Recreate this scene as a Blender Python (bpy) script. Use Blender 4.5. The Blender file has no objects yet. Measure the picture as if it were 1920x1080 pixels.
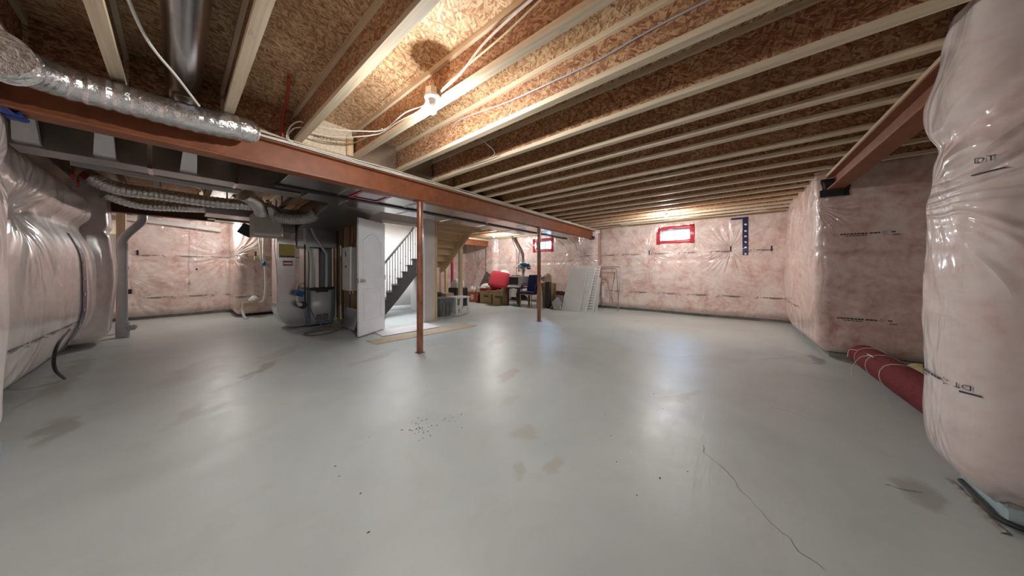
import bpy, bmesh, math, random
import numpy as np
from mathutils import Vector, Matrix
rnd = random.Random(7)
PI = math.pi
SC = bpy.context.scene
COL = SC.collection

# ------------------------------------------------------------------ camera, world, light, exposure
H_CAM = 1.15
FPX, HORIZON = 512.0, 507.0
YAW = math.atan(418 / 512)              # camera heading: x runs along the steel beams, y along the joists
FX, FY = math.cos(YAW), math.sin(YAW)
RX, RY = math.sin(YAW), -math.cos(YAW)
cam_d = bpy.data.cameras.new('camera')
cam_d.sensor_width = 36; cam_d.lens = 36 * FPX / 1920; cam_d.shift_y = -(540 - HORIZON) / 1920
cam_d.clip_start = 0.02
cam = bpy.data.objects.new('camera', cam_d); COL.objects.link(cam)
cam.location = (0, 0, H_CAM); cam.rotation_euler = (PI / 2, 0, YAW - PI / 2)
SC.camera = cam
w = bpy.data.worlds.new('sky'); SC.world = w; w.use_nodes = True
bg = w.node_tree.nodes['Background']
bg.inputs[0].default_value = (0.42, 0.70, 1.0, 1); bg.inputs[1].default_value = 48.0
SC.view_settings.view_transform = 'Standard'; SC.view_settings.look = 'None'
SC.view_settings.gamma = 1.0; SC.view_settings.use_curve_mapping = False
SC.view_settings.exposure = 1.8
BULB = 720.0
try:
    SC.cycles.use_denoising = True
    SC.cycles.max_bounces = 6; SC.cycles.diffuse_bounces = 4; SC.cycles.glossy_bounces = 3
    SC.cycles.adaptive_threshold = .055
    SC.cycles.transparent_max_bounces = 8
    SC.cycles.sample_clamp_indirect = 8.0
    SC.cycles.caustics_reflective = False; SC.cycles.caustics_refractive = False
except Exception:
    pass

# ------------------------------------------------------------------ places in the room seen at a photo pixel, on a chosen real plane
def _dir(u, v):
    k = (u - 960) / FPX
    return Vector((FX + k * RX, FY + k * RY, (HORIZON - v) / FPX))
CAMP = Vector((0, 0, H_CAM))
def on_floor(u, v): d = _dir(u, v); return CAMP + d * (-H_CAM / d.z)
def at_x(u, v, X): d = _dir(u, v); return CAMP + d * (X / d.x)
def at_y(u, v, Y): d = _dir(u, v); return CAMP + d * (Y / d.y)
def at_z(u, v, Z): d = _dir(u, v); return CAMP + d * ((Z - H_CAM) / d.z)

# ------------------------------------------------------------------ materials
MATS = {}
def _new(name):
    m = bpy.data.materials.new(name); m.use_nodes = True
    nt = m.node_tree; nt.nodes.clear()
    out = nt.nodes.new('ShaderNodeOutputMaterial')
    b = nt.nodes.new('ShaderNodeBsdfPrincipled')
    nt.links.new(b.outputs[0], out.inputs[0])
    MATS[name] = m
    return m, nt, b
def c4(c): return (c[0], c[1], c[2], 1)
def N(nt, t, **kw):
    n = nt.nodes.new('ShaderNode' + t)
    for k, v in kw.items(): setattr(n, k, v)
    return n
def mapping(nt, scale, rot=(0, 0, 0), src=None):
    g = N(nt, 'NewGeometry'); mp = N(nt, 'Mapping')
    mp.inputs['Scale'].default_value = scale; mp.inputs['Rotation'].default_value = rot
    nt.links.new(src if src else g.outputs['Position'], mp.inputs[0])
    return mp.outputs[0]
def noise(nt, vec, scale=1, detail=3, rough=.55, dist=0):
    n = N(nt, 'TexNoise'); n.inputs['Scale'].default_value = scale; n.inputs['Detail'].default_value = detail
    n.inputs['Roughness'].default_value = rough; n.inputs['Distortion'].default_value = dist
    nt.links.new(vec, n.inputs['Vector']); return n.outputs['Fac']
def ramp(nt, fac, stops):
    r = N(nt, 'ValToRGB'); e = r.color_ramp.elements
    while len(e) < len(stops): e.new(.5)
    for i, (p, c) in enumerate(stops): e[i].position = p; e[i].color = c4(c)
    nt.links.new(fac, r.inputs[0]); return r.outputs[0]
def mixc(nt, fac, a, b, mode='MIX'):
    m = N(nt, 'Mix', data_type='RGBA', blend_type=mode)
    for sock, val in ((m.inputs[0], fac), (m.inputs[6], a), (m.inputs[7], b)):
        if hasattr(val, 'node'): nt.links.new(val, sock)
        else: sock.default_value = val if not isinstance(val, tuple) else c4(val)
    return m.outputs[2]
def math_(nt, op, a, b=0.0):
    m = N(nt, 'Math', operation=op)
    for i, val in enumerate((a, b)):
        if hasattr(val, 'node'): nt.links.new(val, m.inputs[i])
        else: m.inputs[i].default_value = val
    return m.outputs[0]
def bump(nt, b, hgt, strength, dist=.01, sock='Normal'):
    n = N(nt, 'Bump'); n.inputs['Strength'].default_value = strength; n.inputs['Distance'].default_value = dist
    nt.links.new(hgt, n.inputs['Height']); nt.links.new(n.outputs[0], b.inputs[sock])
def plain(name, col, rough=.5, metal=0., var=.12, scale=12, bumps=0., coat=0., stretch=(1, 1, 1), emit=0.):
    if name in MATS: return MATS[name]
    m, nt, b = _new(name)
    v = mapping(nt, stretch)
    f = noise(nt, v, scale, 4)
    lo = tuple(max(0, c * (1 - var)) for c in col); hi = tuple(min(1, c * (1 + var)) for c in col)
    nt.links.new(ramp(nt, f, [(.3, lo), (.7, hi)]), b.inputs['Base Color'])
    b.inputs['Roughness'].default_value = rough; b.inputs['Metallic'].default_value = metal
    b.inputs['Coat Weight'].default_value = coat; b.inputs['Coat Roughness'].default_value = .12
    if bumps: bump(nt, b, f, bumps)
    if emit:
        b.inputs['Emission Color'].default_value = c4(col); b.inputs['Emission Strength'].default_value = emit
    return m
def osb(name, plane, dark, mid, light):
    m, nt, b = _new(name)
    long_, thin, deep = 21, 105, 40
    if plane == 'xy': sc = [((long_, thin, deep), (0, 0, .35)), ((thin, long_, deep), (0, 0, .2)), ((long_ * 1.3, thin * .8, deep), (0, 0, -.6))]
    else: sc = [((deep, long_, thin), (.3, 0, 0)), ((deep, thin, long_), (-.3, 0, 0)), ((deep, long_ * 1.3, thin * .8), (-.6, 0, 0))]
    fs = []
    for i, (s, r) in enumerate(sc):
        g = N(nt, 'NewGeometry'); mp = N(nt, 'Mapping'); mp.vector_type = 'POINT'
        mp.inputs['Rotation'].default_value = r
        nt.links.new(g.outputs['Position'], mp.inputs[0])
        mp2 = N(nt, 'Mapping'); mp2.inputs['Scale'].default_value = s; mp2.inputs['Location'].default_value = (i * 3.1, i * 1.7, i)
        nt.links.new(mp.outputs[0], mp2.inputs[0])
        vo = N(nt, 'TexVoronoi'); vo.inputs['Scale'].default_value = 1.0; vo.inputs['Randomness'].default_value = 1
        nt.links.new(mp2.outputs[0], vo.inputs['Vector'])
        sp = N(nt, 'SeparateColor'); nt.links.new(vo.outputs['Color'], sp.inputs[0]); fs.append(sp)
    mask = noise(nt, mapping(nt, (1, 1, 1)), 18, 2)
    pick = math_(nt, 'GREATER_THAN', mask, .5)
    pick2 = math_(nt, 'GREATER_THAN', fs[2].outputs[1], .62)
    f = math_(nt, 'ADD', math_(nt, 'MULTIPLY', fs[0].outputs[0], pick), math_(nt, 'MULTIPLY', fs[1].outputs[0], math_(nt, 'SUBTRACT', 1.0, pick)))
    f = math_(nt, 'ADD', math_(nt, 'MULTIPLY', f, math_(nt, 'SUBTRACT', 1.0, pick2)), math_(nt, 'MULTIPLY', fs[2].outputs[0], pick2))
    c = ramp(nt, f, [(.0, dark), (.35, mid), (.75, light), (1., tuple(min(1, x * 1.2) for x in light))])
    big = noise(nt, mapping(nt, (1, 1, 1)), 2.2, 3)
    c = mixc(nt, ramp(nt, big, [(.35, (0, 0, 0)), (.75, (.5, .5, .5))]), c, dark)
    nt.links.new(c, b.inputs['Base Color']); b.inputs['Roughness'].default_value = .62
    return m
def wood(name, col, axis, dark=.72, rough=.6):
    m, nt, b = _new(name)
    s = {'x': (1.2, 40, 40), 'y': (40, 1.2, 40), 'z': (40, 40, 1.2)}[axis]
    f = noise(nt, mapping(nt, s), 1, 4, .6, .6)
    kn = noise(nt, mapping(nt, tuple(3 if q < 5 else 14 for q in s)), 1.6, 2)
    d = tuple(c * dark for c in col)
    c = ramp(nt, f, [(.3, d), (.62, col)])
    c = mixc(nt, ramp(nt, kn, [(.68, (0, 0, 0)), (.76, (.7, .7, .7))]), c, tuple(q * .45 for q in col))
    nt.links.new(c, b.inputs['Base Color']); b.inputs['Roughness'].default_value = rough
    return m
def ridge(nt, scale, rot, dist, power):
    n = noise(nt, mapping(nt, scale, rot), 1.0, 1, .5, dist)
    return math_(nt, 'POWER', math_(nt, 'SUBTRACT', 1.0, math_(nt, 'MULTIPLY', math_(nt, 'ABSOLUTE', math_(nt, 'SUBTRACT', n, .5)), 4.0)), power)
def radial(nt, axis, h0, z0, R, k=4.5):
    # pleats of the film running out from a fixing point
    g = N(nt, 'NewGeometry'); sp = N(nt, 'SeparateXYZ'); nt.links.new(g.outputs['Position'], sp.inputs[0])
    h = math_(nt, 'SUBTRACT', sp.outputs['xy'.index(axis)], h0); z = math_(nt, 'SUBTRACT', sp.outputs[2], z0)
    cb = N(nt, 'CombineXYZ'); nt.links.new(h, cb.inputs[0]); nt.links.new(z, cb.inputs[1])
    ln = N(nt, 'VectorMath', operation='LENGTH'); nt.links.new(cb.outputs[0], ln.inputs[0]); r = ln.outputs['Value']
    nm = N(nt, 'VectorMath', operation='NORMALIZE'); nt.links.new(cb.outputs[0], nm.inputs[0])
    sc = N(nt, 'VectorMath', operation='SCALE'); nt.links.new(nm.outputs[0], sc.inputs[0]); sc.inputs[3].default_value = k
    c2 = N(nt, 'CombineXYZ'); nt.links.new(math_(nt, 'MULTIPLY', r, 1.6), c2.inputs[2])
    ad = N(nt, 'VectorMath', operation='ADD'); nt.links.new(sc.outputs[0], ad.inputs[0]); nt.links.new(c2.outputs[0], ad.inputs[1])
    n = noise(nt, ad.outputs[0], 1.0, 1, .5)
    rd = math_(nt, 'SUBTRACT', 1.0, math_(nt, 'MULTIPLY', math_(nt, 'ABSOLUTE', math_(nt, 'SUBTRACT', n, .5)), 4.0))
    fall = ramp(nt, math_(nt, 'DIVIDE', r, R), [(0, (0, 0, 0)), (.12, (1, 1, 1)), (.45, (.55, .55, .55)), (1, (0, 0, 0))])
    return math_(nt, 'MULTIPLY', math_(nt, 'MULTIPLY', rd, fall), math_(nt, 'MINIMUM', math_(nt, 'MULTIPLY', r, 5.0), 1.0))
def barrier(name, a, bcol, ccol, veil=.25, wr=.5, pins=(), rot=(.35, .25, 0), rot2=(-.6, .4, 0), creases=.35, fq=1.):
    # pink glass wool behind clear polyethylene: mottled wool colour, cloudy film, glossy wrinkled coat
    m, nt, b = _new(name)
    p = mapping(nt, (1, 1, 1))
    f1 = noise(nt, p, 3.0, 3, .65, .8); f2 = noise(nt, p, 13, 3, .65)
    f = math_(nt, 'ADD', math_(nt, 'MULTIPLY', f1, .66), math_(nt, 'MULTIPLY', f2, .34))
    c = ramp(nt, f, [(.36, ccol), (.47, a), (.60, bcol)])
    v = noise(nt, mapping(nt, (1.0, 1.0, .6)), 2.3, 3)
    c = mixc(nt, math_(nt, 'MULTIPLY', ramp(nt, v, [(.35, (0, 0, 0)), (.7, (1, 1, 1))]), veil), c, (.80, .745, .725))
    nt.links.new(c, b.inputs['Base Color'])
    b.inputs['Roughness'].default_value = .5; b.inputs['Specular IOR Level'].default_value = .3
    b.inputs['Coat Weight'].default_value = 1.0; b.inputs['Coat Roughness'].default_value = .17; b.inputs['Coat IOR'].default_value = 1.6
    wv = noise(nt, mapping(nt, (3.2, 3.2, 1.1), rot), 1.8 * fq, 2, .5, 1.2)
    mk = ramp(nt, noise(nt, p, 1.7, 2), [(.52, (0, 0, 0)), (.66, (1, 1, 1))]); mk2 = ramp(nt, noise(nt, mapping(nt, (1, 1, 1.3), (1, 2, 3)), 1.4, 2), [(.53, (0, 0, 0)), (.66, (1, 1, 1))])
    hh = math_(nt, 'MULTIPLY', wv, .8)
    hh = math_(nt, 'ADD', hh, math_(nt, 'MULTIPLY', math_(nt, 'MULTIPLY', ridge(nt, (7 * fq, 7 * fq, 1.4 * fq), rot, .6, 2), mk), creases))
    hh = math_(nt, 'ADD', hh, math_(nt, 'MULTIPLY', math_(nt, 'MULTIPLY', ridge(nt, (5.5 * fq, 5.5 * fq, 1.8 * fq), rot2, .6, 2), mk2), creases))
    bh = math_(nt, 'MULTIPLY', f1, .35)
    for q in pins:
        rr = radial(nt, *q[:5]); rr = math_(nt, 'MULTIPLY', rr, q[5]) if len(q) > 5 else rr; hh = math_(nt, 'ADD', hh, math_(nt, 'MULTIPLY', rr, 1.6)); bh = math_(nt, 'ADD', bh, math_(nt, 'MULTIPLY', rr, .9))
    bump(nt, b, hh, wr, .04, 'Coat Normal')
    bump(nt, b, bh, .6, .035)
    return m
def floor_mat():
    m, nt, b = _new('painted_concrete')
    p = mapping(nt, (1, 1, 1))
    big = noise(nt, p, .9, 3, .6, .5); mid = noise(nt, p, 5, 3, .6); fine = noise(nt, p, 60, 2); big2 = noise(nt, mapping(nt, (1, 1, 1), (0, 0, 1)), 1.7, 5, .68, .9)
    c = ramp(nt, big, [(.3, (.47, .52, .525)), (.55, (.54, .595, .595)), (.75, (.575, .625, .62))])
    c = mixc(nt, ramp(nt, big2, [(.5, (0, 0, 0)), (.8, (.45, .45, .45))]), c, (.45, .445, .42))
    c = mixc(nt, ramp(nt, fine, [(.64, (0, 0, 0)), (.8, (.35, .35, .35))]), c, (.38, .37, .35))
    # worn patches and damp marks, each with a place of its own
    g = N(nt, 'NewGeometry')
    dn = N(nt, 'TexNoise'); dn.inputs['Scale'].default_value = 5.0; dn.inputs['Detail'].default_value = 5
    nt.links.new(g.outputs['Position'], dn.inputs['Vector'])
    off = N(nt, 'VectorMath', operation='SCALE'); off.inputs[3].default_value = .28
    sub = N(nt, 'VectorMath', operation='SUBTRACT'); sub.inputs[1].default_value = (.5, .5, .5)
    nt.links.new(dn.outputs['Color'], sub.inputs[0]); nt.links.new(sub.outputs[0], off.inputs[0])
    ad = N(nt, 'VectorMath', operation='ADD'); nt.links.new(g.outputs['Position'], ad.inputs[0]); nt.links.new(off.outputs[0], ad.inputs[1])
    for (x, y, rx, ry, rot, col, amt) in STAINS:
        mp = N(nt, 'Mapping', vector_type='TEXTURE')
        mp.inputs['Location'].default_value = (x, y, 0); mp.inputs['Rotation'].default_value = (0, 0, rot); mp.inputs['Scale'].default_value = (rx, ry, 1)
        nt.links.new(ad.outputs[0], mp.inputs[0])
        ln = N(nt, 'VectorMath', operation='LENGTH'); nt.links.new(mp.outputs[0], ln.inputs[0])
        k = ramp(nt, ln.outputs['Value'], [(.6, (amt,) * 3), (1., (0, 0, 0))])
        c = mixc(nt, k, c, col)
    nt.links.new(c, b.inputs['Base Color'])
    r = N(nt, 'MapRange'); r.inputs['From Min'].default_value = .3; r.inputs['From Max'].default_value = .75
    r.inputs['To Min'].default_value = .35; r.inputs['To Max'].default_value = .46
    nt.links.new(mid, r.inputs['Value']); nt.links.new(r.outputs[0], b.inputs['Roughness'])
    b.inputs['Specular IOR Level'].default_value = .7
    tr = noise(nt, mapping(nt, (1.2, 9, 1), (0, 0, .8)), 2.2, 4, .55, 1.5)
    hh = math_(nt, 'ADD', math_(nt, 'MULTIPLY', mid, .6), math_(nt, 'ADD', math_(nt, 'MULTIPLY', tr, .5), math_(nt, 'MULTIPLY', fine, .1)))
    bump(nt, b, hh, .22, .012)
    return m
def sheet_metal(name, col=(.62, .62, .63), rough=.24):
    m, nt, b = _new(name)
    p = mapping(nt, (1, 1, 1))
    f = noise(nt, p, 4, 3); g2 = noise(nt, p, 22, 3)
    c = ramp(nt, g2, [(.3, tuple(q * .9 for q in col)), (.7, col)])
    nt.links.new(c, b.inputs['Base Color']); b.inputs['Metallic'].default_value = 1.0; b.inputs['Roughness'].default_value = rough
    bump(nt, b, f, .1, .02)
    return m
def foil(name):
    m, nt, b = _new(name)
    p = mapping(nt, (1, 1, 1))
    f = noise(nt, p, 34, 3, .6, 1.0); g2 = noise(nt, p, 9, 2, .5, .6)
    c = ramp(nt, f, [(.3, (.66, .65, .66)), (.65, (.90, .88, .88))])
    nt.links.new(c, b.inputs['Base Color']); b.inputs['Metallic'].default_value = .95; b.inputs['Roughness'].default_value = .22
    bump(nt, b, math_(nt, 'ADD', f, math_(nt, 'MULTIPLY', g2, 1.2)), .5, .012)
    return m
def emitter(name, col, s):
    m = bpy.data.materials.new(name); m.use_nodes = True; nt = m.node_tree; nt.nodes.clear()
    o = N(nt, 'OutputMaterial'); e = N(nt, 'Emission'); e.inputs[0].default_value = c4(col); e.inputs[1].default_value = s
    nt.links.new(e.outputs[0], o.inputs[0]); MATS[name] = m; return m
def pane_mat():
    m = bpy.data.materials.new('window_glass'); m.use_nodes = True; nt = m.node_tree; nt.nodes.clear()
    o = N(nt, 'OutputMaterial'); mx = N(nt, 'MixShader'); t = N(nt, 'BsdfTransparent'); g = N(nt, 'BsdfGlossy'); fr = N(nt, 'Fresnel')
    fr.inputs[0].default_value = 1.45; g.inputs['Roughness'].default_value = .02; t.inputs[0].default_value = (.93, .97, 1, 1)
    nt.links.new(fr.outputs[0], mx.inputs[0]); nt.links.new(t.outputs[0], mx.inputs[1]); nt.links.new(g.outputs[0], mx.inputs[2]); nt.links.new(mx.outputs[0], o.inputs[0])
    MATS['window_glass'] = m; return m

WET = (.24, .235, .22); TAN = (.44, .42, .37)
STAINS = [(.62, 4.28, .42, .09, .95, WET, .8), (.2, 4.9, .7, .25, 1.2, (.36, .35, .33), .5), (.9, 4.9, .5, .16, .9, (.36, .345, .32), .55),
          (.12, 3.4, .3, .12, .9, (.38, .37, .34), .5), (2.3, 1.95, .26, .1, .2, TAN, .7), (1.85, 1.55, .14, .1, .2, (.46, .45, .42), .5),
          (1.55, 1.15, .1, .07, 0, TAN, .6), (1.4, .82, .12, .06, .4, TAN, .6), (1.25, .98, .08, .06, .9, TAN, .55), (2.9, .35, .3, .08, -.5, (.44, .42, .39), .6),
          (3.3, 3.0, .5, .12, .4, (.45, .43, .39), .5), (4.6, .1, .8, .25, -.4, (.48, .45, .4), .35), (6.9, 1.2, .5, 1.6, 0, (.50, .47, .41), .4),
          (1.7, 3.7, .5, .1, .3, (.42, .40, .37), .5), (2.42, -.74, .16, .09, 0, (.26, .25, .22), .55), (5.2, -.80, .3, .08, 0, (.22, .2, .17), .7),
          (-.55, 3.8, .1, .3, 0, (.25, .24, .21), .6), (-.75, 5.8, .12, 1.2, 0, (.33, .32, .29), .6), (1.9, 6.3, .6, .35, .3, (.30, .25, .20), .75)]
M_FLOOR = floor_mat()
M_OSB_DECK = osb('osb_subfloor', 'xy', (.28, .125, .055), (.49, .295, .145), (.72, .54, .34))
M_OSB_WEB = osb('osb_joist_web', 'yz', (.22, .078, .038), (.37, .17, .082), (.58, .38, .21))
M_FLANGE = wood('joist_lumber', (.76, .63, .45), 'y')
M_LUMX = wood('spruce_along_beam', (.72, .57, .36), 'x')
M_STUD = wood('spruce_stud', (.72, .54, .33), 'z')
M_STAIRWOOD = wood('raw_stair_pine', (.66, .47, .27), 'x')
PK = ((.72, .505, .45), (.82, .68, .625), (.56, .32, .255))
PL = ((.78, .645, .625), (.84, .76, .74), (.70, .50, .46))
M_PINK = barrier('pink_wool_film', *PK, .40, .6, (('y', .077, 1.65, .85, 4., 1.9), ('y', 1.83, 1.62, .6, 4., 1.5), ('y', .75, 1.98, .7, 4., 1.6), ('y', 3.72, 1.62, .8, 4., 1.6), ('y', 8.7, 1.35, .8, 4., 1.5)))
M_PINKR = barrier('pink_wool_film_right', *PK, .22, .5, (('y', -.86, 2.0, .45, 4.5, .8),), fq=.45)
M_PINKB = barrier('pink_wool_film_back', *PK, .5, .6, (('x', .5, 2.12, .7), ('x', .86, 1.52, .9, 4., 1.3), ('x', -.7, 1.0, .9, 3.5, .6)))
M_PINKPALE = barrier('pale_pink_wool_film', *PL, .6, .7, (('y', 5.0, 1.70, .8, 2., .8), ('y', 3.3, 1.75, .9, 2.2, .8)), (.2, .1, 0), (-.5, .2, 0), .16, .2)
M_PINKSTUB = barrier('pale_pink_wool_film_near', *PL, .55, .7, (('x', 2.62, 1.62, .6, 3., 1.), ('y', -.74, 1.50, 1.0, 3., 1.2)), (.2, .9, 0), (.75, -.6, 0), .4)
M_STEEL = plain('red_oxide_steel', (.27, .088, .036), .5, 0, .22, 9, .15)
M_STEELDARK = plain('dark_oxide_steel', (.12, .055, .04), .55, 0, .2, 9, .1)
M_GALV = sheet_metal('galvanised_sheet')
M_GALVD = sheet_metal('aged_galvanised_sheet', (.42, .42, .42), .34)
M_FOIL = foil('foil_jacket')
M_WHITE = plain('white_paint', (.82, .83, .86), .35, 0, .03, 5)
M_PLASTICW = plain('white_plastic', (.80, .81, .80), .35, 0, .05, 8)
M_CABLEW = plain('white_cable_sheath', (.78, .76, .70), .4, 0, .08, 30)
M_CABLEG = plain('grey_cable_sheath', (.42, .43, .45), .45, 0, .08, 30)
M_CABLEY = plain('buff_cable_sheath', (.70, .60, .40), .45, 0, .08, 30)
M_BLACK = plain('black_plastic', (.02, .02, .022), .4, 0, .2, 10)
M_GREYPVC = plain('grey_pvc', (.46, .46, .48), .35, 0, .06, 6)
M_CONC = plain('foundation_concrete', (.33, .31, .28), .85, 0, .25, 7, .4)
M_DRYWALL = plain('grey_drywall', (.62, .57, .55), .8, 0, .06, 4)
M_STAIRWALL = plain('stairwell_white_wall', (.80, .79, .77), .7, 0, .03, 3)
M_DARKWOOD = plain('espresso_stained_wood', (.014, .010, .008), .5, 0, .35, 14)
M_IRON = plain('black_iron', (.015, .014, .014), .4, .6, .2, 20)
M_CHROME = plain('brushed_chrome', (.6, .6, .6), .22, 1., .05, 10)
M_REDTAPE = plain('red_sheathing_tape', (.58, .045, .06), .28, 0, .3, 16, .3)
M_BLUETAPE = plain('navy_tape', (.018, .025, .09), .3, 0, .3, 14, .3)
M_BLUEFILM = plain('bright_blue_film', (.03, .06, .28), .3, 0, .4, 18, .5)
M_INK = plain('film_print_ink', (.05, .05, .07), .5, 0, .2, 40)
M_CARD = plain('brown_cardboard', (.42, .29, .155), .8, 0, .1, 9)
M_CARDPALE = plain('pale_cardboard', (.55, .44, .32), .8, 0, .07, 5)
M_PAPER = plain('white_paper', (.74, .72, .74), .7, 0, .05, 8)
M_RED = plain('red_upholstery', (.40, .014, .03), .85, 0, .14, 60, .25)
M_GLASS = pane_mat()
M_BULB = emitter('lit_bulb', (1.0, .985, .955), BULB)
M_BULB4 = emitter('lit_bulb_back', (1.0, .985, .955), BULB * .7)
M_BULB2 = emitter('lit_bulb_far', (1.0, .985, .955), BULB * 1.1)

# ------------------------------------------------------------------ mesh building
class MB:
    def __init__(s): s.v = []; s.f = []; s.mi = []
    def add(s, vs, fs):
        o = len(s.v); s.v += [tuple(p) for p in vs]; s.f += [tuple(i + o for i in f) for f in fs]; return s
    def box(s, x0, x1, y0, y1, z0, z1):
        vs = [(x, y, z) for z in (z0, z1) for y in (y0, y1) for x in (x0, x1)]
        return s.add(vs, [(0, 2, 3, 1), (4, 5, 7, 6), (0, 1, 5, 4), (2, 6, 7, 3), (0, 4, 6, 2), (1, 3, 7, 5)])
    def obox(s, c, size, M):
        m = MB().box(-size[0] / 2, size[0] / 2, -size[1] / 2, size[1] / 2, -size[2] / 2, size[2] / 2)
        return s.add([Vector(c) + M @ Vector(p) for p in m.v], m.f)
    def rbox(s, c, size, rz=0, rx=0, ry=0):
        return s.obox(c, size, Matrix.Rotation(rz, 3, 'Z') @ Matrix.Rotation(ry, 3, 'Y') @ Matrix.Rotation(rx, 3, 'X'))
    def bar(s, a, b, w, t, up=(0, 0, 1)):
        a = Vector(a); b = Vector(b); d = b - a; L = d.length; d.normalize(); u = Vector(up)
        if abs(d.dot(u)) > .98: u = Vector((1, 0, 0))
        sd = d.cross(u).normalized(); u2 = sd.cross(d)
        M = Matrix((d, sd, u2)).transposed()
        return s.obox((a + b) / 2, (L, w, t), M)
    def tube(s, path, r, n=8, caps=True):
        P = [Vector(p) for p in path]; m = len(P)
        rr = r if isinstance(r, (list, tuple)) else [r] * m
        T = [(P[min(i + 1, m - 1)] - P[max(i - 1, 0)]).normalized() for i in range(m)]
        ref = Vector((0, 0, 1)) if abs(T[0].z) < .9 else Vector((1, 0, 0))
        sd = T[0].cross(ref).normalized(); rings = []
        for i in range(m):
            sd = (sd - T[i] * sd.dot(T[i])).normalized(); up = T[i].cross(sd)
            rings.append([P[i] + (sd * math.cos(2 * PI * k / n) + up * math.sin(2 * PI * k / n)) * rr[i] for k in range(n)])
        vs = [p for q in rings for p in q]; fs = []
        for i in range(m - 1):
            for k in range(n):
                a = i * n + k; b = i * n + (k + 1) % n; fs.append((a, b, b + n, a + n))
        if caps: fs += [tuple(range(n - 1, -1, -1)), tuple((m - 1) * n + k for k in range(n))]
        return s.add(vs, fs)
    def cyl(s, a, b, r, n=16, r2=None): return s.tube([a, b], [r, r if r2 is None else r2], n)
    def lathe(s, c, prof, n=20, axis='z'):
        vs = []; fs = []
        for (r, h) in prof:
            for k in range(n):
                t = 2 * PI * k / n; x, y = r * math.cos(t), r * math.sin(t)
                q = {'z': (x, y, h), 'x': (h, x, y), 'y': (x, h, y)}[axis]
                vs.append((c[0] + q[0], c[1] + q[1], c[2] + q[2]))
        for i in range(len(prof) - 1):
            for k in range(n):
                a = i * n + k; b = i * n + (k + 1) % n; fs.append((a, b, b + n, a + n))
        fs += [tuple(range(n - 1, -1, -1)), tuple((len(prof) - 1) * n + k for k in range(n))]
        return s.add(vs, fs)
    def prism(s, poly, f0, f1):      # poly: list of 2D, f0/f1 map 2D to 3D
        n = len(poly); vs = [f0(*p) for p in poly] + [f1(*p) for p in poly]
        fs = [tuple(range(n - 1, -1, -1)), tuple(range(n, 2 * n))] + [(i, (i + 1) % n, (i + 1) % n + n, i + n) for i in range(n)]
        return s.add(vs, fs)
    def grid(s, fn, nu, nv, skip=None):
        vs = [fn(i / nu, j / nv) for j in range(nv + 1) for i in range(nu + 1)]; fs = []
        for j in range(nv):
            for i in range(nu):
                if skip and skip((i + .5) / nu, (j + .5) / nv): continue
                a = j * (nu + 1) + i; fs.append((a, a + 1, a + nu + 2, a + nu + 1))
        return s.add(vs, fs)
    def sphere(s, c, r, n=16, m=10, sq=(1, 1, 1)):
        prof = [(max(1e-4, math.sin(PI * j / m)) , -math.cos(PI * j / m)) for j in range(m + 1)]
        t = MB().lathe((0, 0, 0), prof, n)
        return s.add([(c[0] + p[0] * r * sq[0], c[1] + p[1] * r * sq[1], c[2] + p[2] * r * sq[2]) for p in t.v], t.f)

def smooth(pts, k=6):
    P = [Vector(p) for p in pts]; out = []
    for i in range(len(P) - 1):
        a, b, c, d = P[max(i - 1, 0)], P[i], P[i + 1], P[min(i + 2, len(P) - 1)]
        for j in range(k):
            t = j / k
            out.append(.5 * ((2 * b) + (c - a) * t + (2 * a - 5 * b + 4 * c - d) * t * t + (-a + 3 * b - 3 * c + d) * t ** 3))
    out.append(P[-1]); return out

def mesh_of(name, mb, mat, origin):
    me = bpy.data.meshes.new(name)
    o = Vector(origin)
    me.from_pydata([(p[0] - o.x, p[1] - o.y, p[2] - o.z) for p in mb.v], [], mb.f)
    me.validate(); me.update()
    bm = bmesh.new(); bm.from_mesh(me); bmesh.ops.recalc_face_normals(bm, faces=bm.faces); bm.to_mesh(me); bm.free()
    me.shade_smooth(); me.set_sharp_from_angle(angle=math.radians(38))
    if mat: me.materials.append(mat)
    return me
def root_of(o):
    while o.parent: o = o.parent
    return o
def put(name, mb, mat, parent=None, origin=None, bev=0, solid=0):
    if parent is not None: origin = root_of(parent).location
    elif origin is None:
        a = np.array(mb.v); lo, hi = a.min(0), a.max(0); origin = ((lo[0] + hi[0]) / 2, (lo[1] + hi[1]) / 2, lo[2])
    me = mesh_of(name, mb, mat, origin)
    o = bpy.data.objects.new(name, me); COL.objects.link(o)
    if parent is not None: o.parent = parent
    else: o.location = origin
    if solid:
        md = o.modifiers.new('thickness', 'SOLIDIFY'); md.thickness = solid; md.offset = 0
    if bev:
        md = o.modifiers.new('edge', 'BEVEL'); md.width = bev; md.segments = 2; md.limit_method = 'ANGLE'; md.angle_limit = .6
    return o
def tag(o, label, cat, group=None):
    o['label'] = label; o['category'] = cat
    if group: o['group'] = group
    return o
def thing(name, label, cat, loc, group=None):
    o = bpy.data.objects.new(name, None); COL.objects.link(o); o.location = loc; o.empty_display_size = .05
    return tag(o, label, cat, group)
def struct(name, loc=(0, 0, 0), mb=None, mat=None, **k):
    if mb is None:
        o = bpy.data.objects.new(name, None); COL.objects.link(o); o.location = loc; o.empty_display_size = .05
    else: o = put(name, mb, mat, None, loc, **k)
    o['kind'] = 'structure'; return o
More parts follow.
